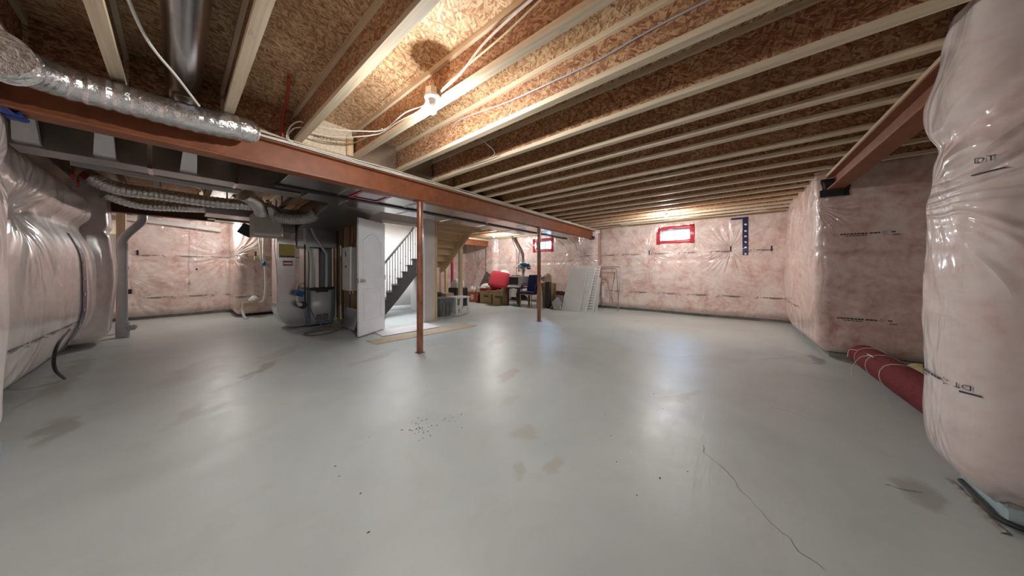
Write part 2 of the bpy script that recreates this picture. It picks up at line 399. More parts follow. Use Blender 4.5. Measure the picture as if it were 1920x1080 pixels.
def text_mb(txt, size, fn):
    cu = bpy.data.curves.new('t', 'FONT'); cu.body = txt; cu.size = size; cu.align_x = 'CENTER'; cu.align_y = 'CENTER'; cu.resolution_u = 2
    ob = bpy.data.objects.new('t', cu); me = bpy.data.meshes.new_from_object(ob)
    m = MB().add([fn(v.co.x, v.co.y) for v in me.vertices], [tuple(p.vertices) for p in me.polygons])
    bpy.data.objects.remove(ob); bpy.data.curves.remove(cu); bpy.data.meshes.remove(me)
    return m

ZJ, DEPTH, FW = 2.405, .302, .058          # underside of joists, joist depth, flange width
ZD = ZJ + DEPTH                            # underside of subfloor
X0, X1, Y0, Y1 = -.95, 8.2, -2.9, 10.7

# ================================================================== THE SETTING
floor = struct('floor', (0, 0, 0), MB().box(X0 - .3, X1 + .35, Y0 - .3, Y1 + .3, -.12, 0), M_FLOOR)
def ribbon(pts, w_, z=.0015):
    P = [Vector(p) for p in pts]; m = MB(); vs = []
    for i, p in enumerate(P):
        t = (P[min(i + 1, len(P) - 1)] - P[max(i - 1, 0)]); t.z = 0; t.normalize(); s = Vector((-t.y, t.x, 0)) * (w_ * (.5 + .5 * rnd.random()))
        vs += [(p.x + s.x, p.y + s.y, z), (p.x - s.x, p.y - s.y, z)]
    return m.add(vs, [(2 * i, 2 * i + 1, 2 * i + 3, 2 * i + 2) for i in range(len(P) - 1)])
M_CRACK = plain('floor_crack_shadowless', (.17, .16, .145), .9, 0, .3, 30)
def crack(pix, w_=.002):
    pts = []
    for a, b in zip(pix[:-1], pix[1:]):
        for t in (0, .25, .5, .75): pts.append(on_floor(a[0] + (b[0] - a[0]) * t + rnd.uniform(-2, 2), a[1] + (b[1] - a[1]) * t + rnd.uniform(-1.5, 1.5)))
    return put('floor_crack', ribbon(pts, w_), M_CRACK, floor)
crack([(1318, 835), (1322, 850), (1360, 880), (1385, 915), (1405, 935), (1450, 985), (1475, 1005), (1500, 1035), (1560, 1078)], .0016)
crack([(1660, 908), (1690, 918), (1742, 925)], .002)
crack([(1150, 655), (1260, 672), (1300, 668), (1420, 676), (1520, 668)], .002)
crack([(880, 600), (960, 606), (1010, 608), (1100, 628)], .003)
crack([(1440, 760), (1490, 775), (1530, 792)], .0014)
specks = MB()
for k in range(60):
    u, v = (785 + rnd.gauss(0, 13), 803 + rnd.gauss(0, 9)) if k < 34 else ((845 + rnd.gauss(0, 18), 785 + rnd.gauss(0, 10)) if k < 44 else (rnd.uniform(620, 1300), rnd.uniform(720, 1000)))
    p = on_floor(u, v); r = rnd.uniform(.002, .006); n = 6; a0 = rnd.random() * 6; el = rnd.uniform(1, 2.2)
    specks.add([(p.x, p.y, .003)] + [(p.x + el * r * math.cos(a0 + i) * rnd.uniform(.7, 1.2), p.y + r * math.sin(a0 + i) * rnd.uniform(.7, 1.2), .0008) for i in range(n)], [(0, 1 + i, 1 + (i + 1) % n) for i in range(n)])
sp = put('grit', specks, plain('dark_grit', (.10, .085, .075), .9, 0, .3, 50), floor); sp['kind'] = 'stuff'

ceiling = struct('ceiling', (0, 0, 0), MB().box(X0 - .3, X1 + .35, Y0 - .3, Y1 + .3, ZD + .02, ZD + .12), M_CONC)
pm = {}
for j, y in enumerate(np.arange(Y0 - .1, Y1 + .2, 1.22)):
    for x in np.arange(X0 - .3 - (1.22 if j % 2 else 0), X1 + .3, 2.44):
        xa, xb = max(x, X0 - .29), min(x + 2.44, X1 + .34)
        if xb - xa < .1: continue
        key = round(xb - xa, 3)
        if key not in pm: pm[key] = mesh_of('subfloor_panel', MB().box(.0015, xb - xa - .0015, .0015, 1.2185, 0, .018), M_OSB_DECK, (0, 0, 0))
        o = bpy.data.objects.new('subfloor_panel', pm[key]); COL.objects.link(o); o.parent = ceiling; o.location = (xa, y, ZD + rnd.uniform(0, .0015))
JX = [-.61, -.25, .26, .745, 1.26, 1.78, 2.307, 2.718, 3.04, 3.37, 3.87, 4.16, 4.60, 5.09, 5.54, 5.92, 6.34, 6.77, 7.19, 7.60, 7.98]
jm = {}
def joist(x, ya, yb):
    key = (round(ya, 3), round(yb, 3))
    if key not in jm:
        L = yb - ya
        jm[key] = (mesh_of('joist_web', MB().box(-.0055, .0055, 0, L, .034, DEPTH - .034), M_OSB_WEB, (0, 0, 0)),
                   mesh_of('joist_bottom_flange', MB().box(-FW / 2, FW / 2, 0, L, 0, .038), M_FLANGE, (0, 0, 0)),
                   mesh_of('joist_top_flange', MB().box(-FW / 2, FW / 2, 0, L, DEPTH - .038, DEPTH - .001), M_FLANGE, (0, 0, 0)))
    w_, b_, t_ = jm[key]
    o = bpy.data.objects.new('floor_joist', w_); COL.objects.link(o); o.parent = ceiling; o.location = (x, ya, ZJ)
    for nm, me in (('bottom_flange', b_), ('top_flange', t_)):
        c = bpy.data.objects.new(nm, me); COL.objects.link(c); c.parent = o
    return o
for x in JX: joist(x, Y0 + .02, 3.40)
for i, x in enumerate(JX):
    xx = x + .06
    if 2.2 < xx < 5.25: joist(xx, 3.43, 5.28)
    else: joist(xx, 3.43, 7.98)
    if not 2.2 < xx < 5.25: joist(x, 8.03, Y1)
# blocking between joists above the main beam
blk = put('blocking_panel', MB().box(.778, 1.228, 3.30, 3.315, ZJ, ZD - .001), plain('pale_osb_rim', (.66, .57, .43), .6, 0, .22, 40), ceiling)
for t_, sz, cx_, cz_ in (('4SEYOM', .062, .98, 2.52),):
    put('stamp', text_mb(t_, sz, lambda a, b: (cx_ - a, 3.2975, cz_ - b)), plain('stamp_ink', (.2, .18, .16), .8, 0, .2, 40), blk)
put('blocking_stud', MB().box(1.165, 1.228, 3.262, 3.298, ZJ + .002, ZJ + .215), M_STUD, ceiling)
for a, b in ((1.292, 1.748), (1.812, 2.275)):
    pnl = put('sheet_metal_block', MB().box(a, b, 3.315, 3.318, ZJ - .02, ZD - .002), M_GALV, ceiling)
    put('crease', MB().box(a + .01, b - .01, 3.311, 3.315, 2.455, 2.462), M_GALV, pnl)
for a, b in ((2.34, 2.685), (-.22, .228), (.292, .713), (-.58, -.282)):
    put('blocking_panel', MB().box(a, b, 3.36, 3.372, ZJ + .002, ZD - .002), M_OSB_WEB, ceiling)
rimm = plain('rim_board', (.5, .33, .17), .7, 0, .2, 20)
put('rim_board', MB().box(X1 - .02, X1 + .02, Y0, Y1, ZJ - .005, ZD), rimm, ceiling)
put('print', text_mb('MADE IN', .035, lambda a, b: (2.718 - b * .9, -.02 + a * 1.0, ZJ - .0012)), plain('lumber_stamp', (.12, .1, .08), .8, 0, .2, 40), ceiling)

# ------------------------------------------------------------------ walls of wool batts under wrinkled clear film
def vn(x, y, seed=0):
    xi = np.floor(x).astype(int); yi = np.floor(y).astype(int); fx = x - xi; fy = y - yi
    fx = fx * fx * (3 - 2 * fx); fy = fy * fy * (3 - 2 * fy)
    def h(a, b): n = np.sin(a * 127.1 + b * 311.7 + seed * 74.7) * 43758.5453; return n - np.floor(n)
    return (h(xi, yi) * (1 - fx) + h(xi + 1, yi) * fx) * (1 - fy) + (h(xi, yi + 1) * (1 - fx) + h(xi + 1, yi + 1) * fx) * fy
class Film:
    def __init__(s, pts, r, z0, z1, disp, ds=.03, dz=.03):
        P = [Vector((a, b)) for a, b in pts]; path = [P[0]]
        for i in range(1, len(P) - 1):
            a = (P[i - 1] - P[i]); b = (P[i + 1] - P[i]); q = min(r, a.length * .48, b.length * .48)
            p0 = P[i] + a.normalized() * q; p1 = P[i] + b.normalized() * q
            for k in range(9):
                t = k / 8; path.append(p0 * (1 - t) ** 2 + P[i] * 2 * t * (1 - t) + p1 * t * t)
        path.append(P[-1])
        L = [0]
        for a, b in zip(path[:-1], path[1:]): L.append(L[-1] + (b - a).length)
        s.L = L[-1]; s.S = np.array(L); s.X = np.array([p.x for p in path]); s.Y = np.array([p.y for p in path])
        s.z0, s.z1, s.disp, s.ds, s.dz = z0, z1, disp, ds, dz
    def base(s, a):
        x = np.interp(a, s.S, s.X); y = np.interp(a, s.S, s.Y); e = .05
        dx = np.interp(a + e, s.S, s.X) - np.interp(a - e, s.S, s.X); dy = np.interp(a + e, s.S, s.Y) - np.interp(a - e, s.S, s.Y)
        l = np.hypot(dx, dy) + 1e-9
        return x, y, dy / l, -dx / l
    def at(s, a, z, lift=0.):
        a = np.asarray(a, float); z = np.asarray(z, float); x, y, nx, ny = s.base(a); d = s.full(a, z) + lift
        return x + nx * d, y + ny * d, z
    def full(s, a, z):
        d = s.disp(a, z)
        q = np.clip((z - s.z0) / .16, 0, 1); return d - .09 * (1 - q) ** 2
    def pt(s, a, z, lift=0.):
        x, y, z = s.at(np.array([a]), np.array([z]), lift); return (float(x[0]), float(y[0]), float(z[0]))
    def mesh(s, hole=None):
        nu = int(s.L / s.ds); nv = int((s.z1 - s.z0) / s.dz)
        A, Zz = np.meshgrid(np.linspace(0, s.L, nu + 1), np.linspace(s.z0, s.z1, nv + 1))
        x, y, z = s.at(A, Zz); m = MB(); vs = np.stack([x, y, z], -1).reshape(-1, 3).tolist(); fs = []
        da, dz = s.L / nu, (s.z1 - s.z0) / nv
        for j in range(nv):
            for i in range(nu):
                if hole and hole((i + .5) * da, s.z0 + (j + .5) * dz): continue
                k = j * (nu + 1) + i; fs.append((k, k + 1, k + nu + 2, k + nu + 1))
        return m.add(vs, fs)
    def strip(s, quads, lift=.006):      # quads in (a, z) space, draped over the film
        m = MB()
        for (a0, z0), (a1, z1), (a2, z2), (a3, z3) in quads:
            m.add([s.pt(a0, z0, lift), s.pt(a1, z1, lift), s.pt(a2, z2, lift), s.pt(a3, z3, lift)], [(0, 1, 2, 3)])
        return m
    def band(s, a0, a1, z0, z1, lift=.006, step=.06):
        na = max(1, int(abs(a1 - a0) / step)); nz = max(1, int(abs(z1 - z0) / step))
        return MB().grid(lambda u, v: s.pt(a0 + (a1 - a0) * u, z0 + (z1 - z0) * v, lift), na, nz)
def pinch(a, z, a0, z0, depth, R, amp=.012, n=9, ph=0., reach=.35):
    dx = a - a0; dz = z - z0; r = np.hypot(dx, dz) + 1e-6; th = np.arctan2(dz, dx)
    w_ = np.abs(np.sin(th * n / 2 + ph + 1.3 * np.sin(th * 2 + ph))) ** .6
    return -depth * np.exp(-(r / R) ** 2) + amp * (w_ - .5) * np.exp(-r / reach) * (1 - np.exp(-(r / .08) ** 2))
def folds(a, z, ang, freq, seed, thr=.55):
    t = a * math.cos(ang) + z * math.sin(ang); q = -a * math.sin(ang) + z * math.cos(ang)
    w_ = vn(t * freq + 1.1 * vn(a * 2, z * 2, seed + 3), q * freq * .16, seed)
    m = np.clip((vn(a * .9, z * .9, seed + 9) - thr) * 4, 0, 1)
    return (1 - np.abs(2 * w_ - 1)) ** 2 * m
def gen(a, z, seed, big=.05):
    return big * (vn(a * 1.15, z * .8, seed) - .5) + .016 * (vn(a * 3.5, z * 3, seed + 1) - .5) + .013 * folds(a, z, .5, 7, seed + 2) + .013 * folds(a, z, 2.3, 8, seed + 5) + .009 * folds(a, z, 1.4, 11, seed + 11)
def seam(z, z0, d, wd): return -d * np.exp(-((z - z0) / wd) ** 2)
def prints(wall, film, rows, seed=0, step=.82, a_from=.1, a_to=None, dt=False, sc=1.):
    r2 = random.Random(seed)
    for z, off in rows:
        a = a_from + off
        while a + .6 * sc < (a_to or film.L):
            q = []; t = a
            for k in range(11):
                wl = r2.uniform(.016, .034) * sc
                q.append(((t, z), (t + wl, z), (t + wl, z + .017 * sc), (t, z + .017 * sc))); t += wl + (.006 if k != 7 else .02) * sc
            t2 = a + .05 * sc
            for k in range(7):
                wl = r2.uniform(.012, .03) * sc
                q.append(((t2, z - .022 * sc), (t2 + wl, z - .022 * sc), (t2 + wl, z - .011 * sc), (t2, z - .011 * sc))); t2 += wl + .007 * sc
            for ca in (a - .05 * sc, t + .03 * sc):                   # small leaf emblem
                st = [(ca + (.026 if k % 2 else .012) * sc * math.cos(k * PI / 5), z + .006 + (.026 if k % 2 else .012) * sc * math.sin(k * PI / 5)) for k in range(10)]
                for k in range(10):
                    if k % 5 == 4: continue
                    b = st[(k + 1) % 10]; q.append((st[k], b, (b[0] * .75 + ca * .25, b[1] * .75 + (z + .006) * .25), (st[k][0] * .75 + ca * .25, st[k][1] * .75 + (z + .006) * .25)))
            if dt: put('film_print', text_mb('DT', .034, lambda p, r_: film.pt(t + .10 * sc - p, z + .008 - r_, .008)), M_INK, wall)
            else: q.append(((t + .08 * sc, z + .004), (t + .115 * sc, z + .004), (t + .115 * sc, z + .018), (t + .08 * sc, z + .018)))
            q.append(((t + .09 * sc, z - .03 * sc), (t + .15 * sc, z - .03 * sc), (t + .15 * sc, z - .02 * sc), (t + .09 * sc, z - .02 * sc)))
            put('film_print', film.strip(q), M_INK, wall)
            a += step * sc + r2.uniform(-.02, .05)
def wall(name, film, mat, hole=None):
    return struct(name, (0, 0, 0), film.mesh(hole), mat)

# far wall, with the two high windows
W1 = (.87, 1.56, 1.925, 2.235); W2 = (4.93, 5.62, 1.885, 2.205)
FA = -.95                                        # y = FA + a along the far wall
def far_disp(a, z):
    y = FA + a
    d = gen(a, z, 3, .06) + seam(z, 1.42, .015, .05)
    d = d + pinch(a, z, .077 - FA, 1.65, .05, .16, .03, 15, .2, .34) + pinch(a, z, 1.83 - FA, 1.62, .05, .14, .018, 11, 1., .22)
    d = d + pinch(a, z, .8 - FA, 2.0, .02, .2, .022, 15, .4, .25) + pinch(a, z, 1.6 - FA, 1.9, .02, .2, .016, 13, .8, .2)
    d = d + pinch(a, z, 3.75 - FA, 1.62, .04, .2, .04, 15, .3, .4) + pinch(a, z, 5.7 - FA, 1.9, .02, .2, .02, 11, .4, .3) + pinch(a, z, 8.75 - FA, 1.35, .06, .2, .04, 17, .9, .5)
    d = d + .10 * np.exp(-((y - 3.55) / .22) ** 4) + .16 * np.exp(-((y - 7.75) / .3) ** 6) - .05 * np.exp(-((y - 3.23) / .05) ** 2)
    for (a0, a1, z0, z1) in (W1, W2):
        ins = np.clip(1 - np.maximum(np.maximum(a0 - y, y - a1), np.maximum(z0 - z, z - z1)) / .1, 0, 1)
        d = d * (1 - ins) + .0 * ins
    return d
F_far = Film([(X1, FA), (X1, Y1 + .1)], .1, .07, ZJ + .03, far_disp, .025, .025)
# path runs +y, so flip the normal to face the room
_b = F_far.base
F_far.base = lambda a: (lambda t: (t[0], t[1], -t[2], -t[3]))(_b(a))
def far_hole(a, z):
    y = FA + a
    return any(a0 - .02 < y < a1 + .02 and z0 - .02 < z < z1 + .02 for a0, a1, z0, z1 in (W1, W2))
wall_far = wall('wall_far', F_far, M_PINK, far_hole)
prints(wall_far, F_far, ((1.60, .2), (.54, .05)), 4, .78, .1, 5.4, sc=.85)
for y, z in ((.077, 1.66), (1.83, 1.64), (-.62, 1.63)):
    put('black_patch', F_far.band(y - FA - .012, y - FA + .012, z - .06, z + .06, .01), M_BLACK, wall_far)
bt = put('blue_tape', F_far.band(-.235 - FA, -.135 - FA, 1.50, 2.37, .008), M_BLUETAPE, wall_far)
put('blue_tape', F_far.band(-.13 - FA, .07 - FA, 2.325, 2.37, .01), M_BLUETAPE, wall_far)
for z in (1.53, 1.68, 1.8, 1.93, 2.05, 2.2):
    put('logo', F_far.strip([((-.21 - FA, z - .02), (-.165 - FA, z - .02), (-.17 - FA, z + .02), (-.205 - FA, z + .012))], .012), M_WHITE, bt)
put('seam_tape', F_far.band(3.2 - FA, 3.27 - FA, .4, 2.3, .005), plain('rose_seam_tape', (.62, .36, .30), .35, 0, .15, 10), wall_far)
put('seam_tape', F_far.band(6.46 - FA, 6.5 - FA, .5, 2.3, .005), plain('brick_seam_tape', (.45, .16, .12), .35, 0, .25, 10), wall_far)
def window(name, y0, y1, z0, z1, seed):
    r2 = random.Random(seed)
    t = struct(name, (X1, (y0 + y1) / 2, z0))
    xr = X1 + .13; m = MB()
    for (a, b, c, d) in ((y0 - .04, y1 + .04, z0 - .04, z0), (y0 - .04, y1 + .04, z1, z1 + .04), (y0 - .04, y0, z0, z1), (y1, y1 + .04, z0, z1)): m.box(X1 + .004, X1 + .3, a, b, c, d)
    put('window_reveal', m, M_WHITE, t)
    m = MB(); fw = .028
    for (a, b, c, d) in ((y0, y1, z0, z0 + fw), (y0, y1, z1 - fw, z1), (y0, y0 + fw, z0 + fw, z1 - fw), (y1 - fw, y1, z0 + fw, z1 - fw)): m.box(xr, xr + .06, a, b, c, d)
    put('window_frame', m, M_PLASTICW, t, bev=.003)
    ym = (y0 + y1) / 2
    put('window_mullion', MB().box(xr + .005, xr + .055, ym - .016, ym + .016, z0 + fw, z1 - fw), M_PLASTICW, t)
    for (a, b, dx) in ((y0 + fw, ym - .016, .018), (ym + .016, y1 - fw, .036)):
        s_ = MB()
        for (p, q, c, d) in ((a, b, z0 + fw, z0 + fw + .018), (a, b, z1 - fw - .018, z1 - fw), (a, a + .018, z0 + fw, z1 - fw), (b - .018, b, z0 + fw, z1 - fw)): s_.box(xr + dx - .008, xr + dx + .008, p, q, c, d)
        sa = put('window_sash', s_, M_PLASTICW, t)
        put('window_pane', MB().box(xr + dx - .002, xr + dx + .002, a + .017, b - .017, z0 + fw + .017, z1 - fw - .017), M_GLASS, sa)
    for yy in (ym + .11, ym + .03): put('sticker', MB().box(xr + .02, xr + .023, yy, yy + .022, z0 + .12, z0 + .18), M_BLACK, t)
    o_ = .085; j = lambda: r2.uniform(-.008, .008)
    for (a, b, c, d) in ((y0 - o_, y1 + o_, z1 - .01, z1 + o_ * .8), (y0 - o_, y1 + o_, z0 - o_ * .8, z0 + .01), (y0 - o_, y0 + .008, z0 - o_, z1 + o_), (y1 - .008, y1 + o_, z0 - o_, z1 + o_)):
        b_ = MB().grid(lambda u, v: (X1 - .012 + j() * .5, a + (b - a) * u + (j() if v in (0, 1) else 0), c + (d - c) * v + (j() if 1 else 0)), 8, 2)
        put('red_tape', b_, M_REDTAPE, t, solid=.003)
    put('window_well', MB().grid(lambda u, v: (X1 + 1.0 + .03 * math.sin(v * 40), y0 - .9 + (y1 - y0 + 1.8) * u, z0 - .35 + .95 * v), 4, 60), plain('corrugated_well', (.82, .86, .88), .5, 0, .04, 6), t)
    return t
window('window_1', *W1, 1); window('window_2', *W2, 2)

# foundation shell behind the batts, open only at the windows
sh = MB()
xa, xb = X1 + .14, X1 + .3
ys = [Y0 - .3, W1[0] - .04, W1[1] + .04, W2[0] - .04, W2[1] + .04, Y1 + .3]
for i in range(5):
    if i % 2 == 0: sh.box(xa, xb, ys[i], ys[i + 1], 0, ZD + .1)
    else:
        W = W1 if i == 1 else W2
        sh.box(xa, xb, ys[i], ys[i + 1], 0, W[2] - .04); sh.box(xa, xb, ys[i], ys[i + 1], W[3] + .04, ZD + .1)
struct('wall_foundation_far', (0, 0, 0), sh, M_CONC)
struct('wall_foundation_left', (0, 0, 0), MB().box(X0 - .3, X0 - .1, Y0 - .3, Y1 + .3, 0, ZD + .1), M_CONC)
struct('wall_foundation_back', (0, 0, 0), MB().box(X0 - .1, X1 + .14, Y1 + .12, Y1 + .3, 0, ZD + .1), M_CONC)
struct('wall_foundation_near', (0, 0, 0), MB().box(X0 - .1, X1 + .14, Y0 - .3, Y0 - .12, 0, ZD + .1), M_CONC)
struct('wall_foundation_right', (0, 0, 0), MB().box(5.5, X1 + .14, Y0 - .12, -.97, 0, ZJ - .05), M_CONC)
struct('wall_foundation_stub', (0, 0, 0), MB().box(2.36, 2.66, Y0 - .12, -.95, 0, ZJ - .05), M_CONC)

# right wall: long face at y = -.85, then the corner into the alcove
LR = X1 + .05 - 5.38
def right_disp(a, z):
    d = gen(a, z, 21, .03) + .07 * np.exp(-((a - LR * .45) / 1.1) ** 2) * np.clip(1.2 - np.abs(z - .9), 0, 1)
    d = d + seam(z, 1.40, .022, .035) + pinch(a, z, LR + .02, 1.95, .02, .2, .03, 21, .3, .25)
    d = d + .02 * folds(a, z, 2.5, 2.2, 25, .35) + .02 * np.clip(z - 1.6, 0, 1) * np.sin(a * 30) * np.exp(-((a - LR) / .12) ** 2)
    return d
F_right = Film([(X1 + .05, -.85), (5.38, -.85), (5.38, Y0)], .12, .085, ZJ + .06, right_disp, .025, .025)
wall_right = wall('wall_right', F_right, M_PINKR)
prints(wall_right, F_right, ((1.60, .05), (.535, .02)), 9, .80, LR + .1, LR + 1.6, sc=.95)
prints(wall_right, F_right, ((.56, .1),), 12, .80, .1, LR - .2, sc=.85)
put('black_tape', MB().box(5.30, 5.34, -1.06, -.86, 2.10, 2.19), M_BLACK, wall_right)
def stub_disp(a, z):
    d = gen(a, z, 33, .025)
    d = d + seam(z, 1.80, .028, .06) + .015 * np.exp(-((z - 2.02) / .12) ** 2)
    d = d - .055 * np.clip((z - 2.05) / .4, 0, 1) ** 1.3 + .03 * np.clip((1.3 - z) / 1.3, 0, 1)
    d = d + .018 * folds(a, z, .75, 5, 36, .3) * np.exp(-((z - 1.7) / .35) ** 2) + .035 * folds(a, z, 2.45, 2.2, 38, .25) * np.clip(1 - z, 0, 1)
    q = np.clip((z - .08) / .35, 0, 1); return d - .05 * (1 - q) ** 2
LS = 2.08
F_stub = Film([(2.72, Y0), (2.72, -.84), (2.30, -.82), (2.22, Y0)], .13, .075, ZJ + .06, stub_disp, .02, .02)
wall_stub = wall('wall_near', F_stub, M_PINKSTUB)
prints(wall_stub, F_stub, ((.60, .0),), 5, .8, 2.0, 4.2, True, .8)
a_dt, z_dt = 2.44, 1.65
put('film_print', text_mb('DT', .035, lambda p, q: F_stub.pt(a_dt + p, z_dt + q, .008)), M_INK, wall_stub)
def leaf_emblem(film, a, z, r):
    pts = [(a + r * (1 if k % 2 else .52) * math.cos(k * PI / 5 + .3), z + r * (1 if k % 2 else .52) * math.sin(k * PI / 5 + .3)) for k in range(10)]
    q = [(pts[k], pts[(k + 1) % 10], tuple(c * .82 + o * .18 for c, o in zip(pts[(k + 1) % 10], (a, z))), tuple(c * .82 + o * .18 for c, o in zip(pts[k], (a, z)))) for k in range(10)]
    arc = [(a + 1.5 * r * math.cos(t), z + 1.5 * r * math.sin(t)) for t in np.linspace(1.9, 4.6, 9)]
    q += [(arc[k], arc[k + 1], (arc[k + 1][0] + .005, arc[k + 1][1]), (arc[k][0] + .005, arc[k][1])) for k in range(8)]
    q.append(((a - .6 * r, z - 1.15 * r), (a + .5 * r, z - 1.05 * r), (a + .4 * r, z - .8 * r), (a - .5 * r, z - .85 * r)))
    return film.strip(q, .008)
put('film_print', leaf_emblem(F_stub, 2.60, .42, .022), M_INK, wall_stub)
put('film_print', F_stub.strip([((2.41, 1.585), (2.49, 1.60), (2.48, 1.604), (2.41, 1.591))], .008), M_INK, wall_stub)
put('gasket_strip', MB().tube(smooth([(2.64, -.935, .03), (2.45, -.925, .03), (2.33, -.935, .03), (2.305, -1.1, .03), (2.30, -1.6, .03)], 6), .013, 8), M_BLACK, wall_stub)
put('sill_gasket', MB().box(2.33, 2.66, -1.12, -.94, .0, .085), plain('pale_blue_foam', (.42, .55, .60), .6, 0, .1, 10), wall_stub)
sill = MB()
for k in range(26):
    sill.add([], [])
put('mortar_edge', MB().grid(lambda u, v: (2.28 + .40 * u, -.90 - .03 * v - .004 * math.sin(u * 23), .001 + .012 * math.sin(PI * v) * (.6 + .4 * math.sin(u * 47))), 40, 4), M_CONC, wall_stub)
def alc_disp(a, z): return gen(a, z, 44, .06)
F_alc = Film([(5.5, Y0 + .05), (2.6, Y0 + .05)], .1, .08, ZJ + .06, alc_disp, .06, .06)
wall('wall_alcove', F_alc, M_PINK)
F_beh = Film([(2.3, Y0 + .05), (X0, Y0 + .05)], .1, .08, ZJ + .06, alc_disp, .06, .06)
wall('wall_behind', F_beh, M_PINKPALE)
# left wall: pilaster under the main beam, bulging batts, second pilaster under the rear beam
def left_disp(a, z):
    y = Y0 + a - np.clip((a - 6.54) / .3, 0, 1) * .2
    d = .035 * (vn(a * .9, z * .8, 51) - .5) + .012 * (vn(a * 3, z * 2.5, 52) - .5) + .01 * folds(a, z, 2.3, 5, 56)
    body = np.clip((y - 3.9) / .4, 0, 1) * np.clip((7.36 - y) / .22, 0, 1) ** .6
    grow = .45 + .55 * np.clip((y - 4.0) / 2.6, 0, 1)
    pf = .20 * np.exp(-((z - .95) / .72) ** 4) + .15 * np.exp(-((z - 2.02) / .22) ** 4)
    d = d + body * (pf * grow + .02 * folds(a, z, 1.5, 4, 57, .35) * np.exp(-((z - 2.0) / .25) ** 2))
    d = d + body * pinch(a, z, 5.1 - Y0, 1.70, .05, .25, .03, 9, .3, .5)
    col = np.clip((3.8 - y) / .1, 0, 1); d = d + col * (.03 * np.exp(-((z - 1.0) / .7) ** 2) + .025 * folds(a, z, 2.4, 5, 59, .2) * np.exp(-((z - 1.75) / .3) ** 2) - .03 * np.exp(-((z - 1.78) / .1) ** 2))
    d = d + np.clip((y - 7.5) / .1, 0, 1) * (seam(z, 1.75, .03, .05) + .04 * np.exp(-((z - 1.0) / .6) ** 2))
    return d
F_left = Film([(-.70, Y0), (-.69, 3.64), (X0, 3.74), (X0, 7.40), (-.68, 7.46), (-.68, 7.98), (X0, 8.05), (X0, Y1 + .1)], .1, .07, ZJ + .06, left_disp, .025, .025)
wall_left = wall('wall_left', F_left, M_PINKPALE)
prints(wall_left, F_left, ((.50, .0),), 6, .55, 7.0, 10.2, sc=.8)
aT = 9.42
bl = put('blue_tape', F_left.band(aT, aT + .15, .12, 1.62, .012), M_BLUETAPE, wall_left)
for z in np.arange(.25, 1.5, .2): put('logo', F_left.strip([((aT + .03, z - .02), (aT + .07, z - .02), (aT + .065, z + .02), (aT + .035, z + .012))], .017), M_WHITE, bl)
lp = [on_floor(121, 710)]
put('loose_tape_end', MB().tube(smooth([at_x(121, 710, -.735), at_x(104, 694, -.735), at_x(101, 670, -.735), at_x(110, 643, -.735), at_x(131, 618, -.74)], 6), .012, 6), M_BLACK, wall_left)
put('sill_foam', MB().box(-.78, -.70, 2.4, 3.58, .0, .07), MATS['pale_blue_foam'], wall_left)
for zz, yy in ((2.33, 6.2), (2.30, 6.5)):
    put('red_tape', MB().rbox((-.80, yy, zz), (.02, .34, .07), .1, .5), M_REDTAPE, wall_left)
put('blue_film', MB().grid(lambda u, v: (-.70 + .10 * v + .01 * math.sin(u * 25), 3.34 + .16 * u, 2.10 + .025 * math.sin(v * 5 + u * 9) + .03 * (1 - v)), 14, 8), M_BLUEFILM, wall_left, solid=.004)
# back wall with its step
def back_disp(a, z):
    d = gen(a, z, 71, .04) + seam(z, 1.34, .012, .04)
    d = d + pinch(a, z, 1.45, 2.12, .02, .2, .035, 19, .5, .4) + pinch(a, z, 1.82, 1.52, .05, .18, .04, 19, .1, .5) + pinch(a, z, .35, 1.5, .04, .2, .03, 15, .9, .5) + pinch(a, z, .35, .5, .03, .2, .03, 15, .4, .5)
    d = d + .08 * np.clip((a - 3.1) / .1, 0, 1) * np.exp(-((z - 1.2) / .9) ** 4) * np.exp(-((a - 3.35) / .5) ** 2)
    return d
F_back = Film([(X0 - .05, Y1), (.88, Y1), (.88, 9.38), (X1 + .1, 9.38)], .12, .07, ZJ + .06, back_disp, .03, .03)
wall_back = wall('wall_back', F_back, M_PINKB)
prints(wall_back, F_back, ((1.50, .1), (.50, .25)), 8, .72, .3, 5.2, sc=.85)
for a in (.40, 3.45): put('black_patch', F_back.band(a, a + .03, 1.5, 1.62, .012), M_BLACK, wall_back)

# ------------------------------------------------------------------ stairwell box, partition, door
PY = 5.30
pw = struct('wall_partition', (0, 0, 0), MB().box(2.28, 2.52, PY, PY + .11, 0, ZJ - .01).box(3.40, 3.70, PY, PY + .11, 0, ZJ - .01).box(2.52, 3.40, PY, PY + .11, 2.10, ZJ - .01), M_DRYWALL)
M_TRIMW = M_WHITE
struct('trim_1', (0, 0, 0), MB().box(2.50, 3.42, PY - .014, PY + .005, 2.075, 2.14).box(3.385, 3.44, PY - .014, PY + .005, 0, 2.14).box(2.49, 2.53, PY - .012, PY + .12, 0, 2.08), M_TRIMW, bev=.004)
st = struct('wall_stud_end', (0, 0, 0), MB().box(3.70, 3.74, PY + .01, PY + .10, .04, ZJ - .02), M_STUD)
put('stud', MB().box(3.745, 3.785, PY + .01, PY + .10, .04, ZJ - .02), M_STUD, st)
put('bottom_plate', MB().box(3.42, 3.80, PY + .005, PY + .105, 0, .038), M_LUMX, st)
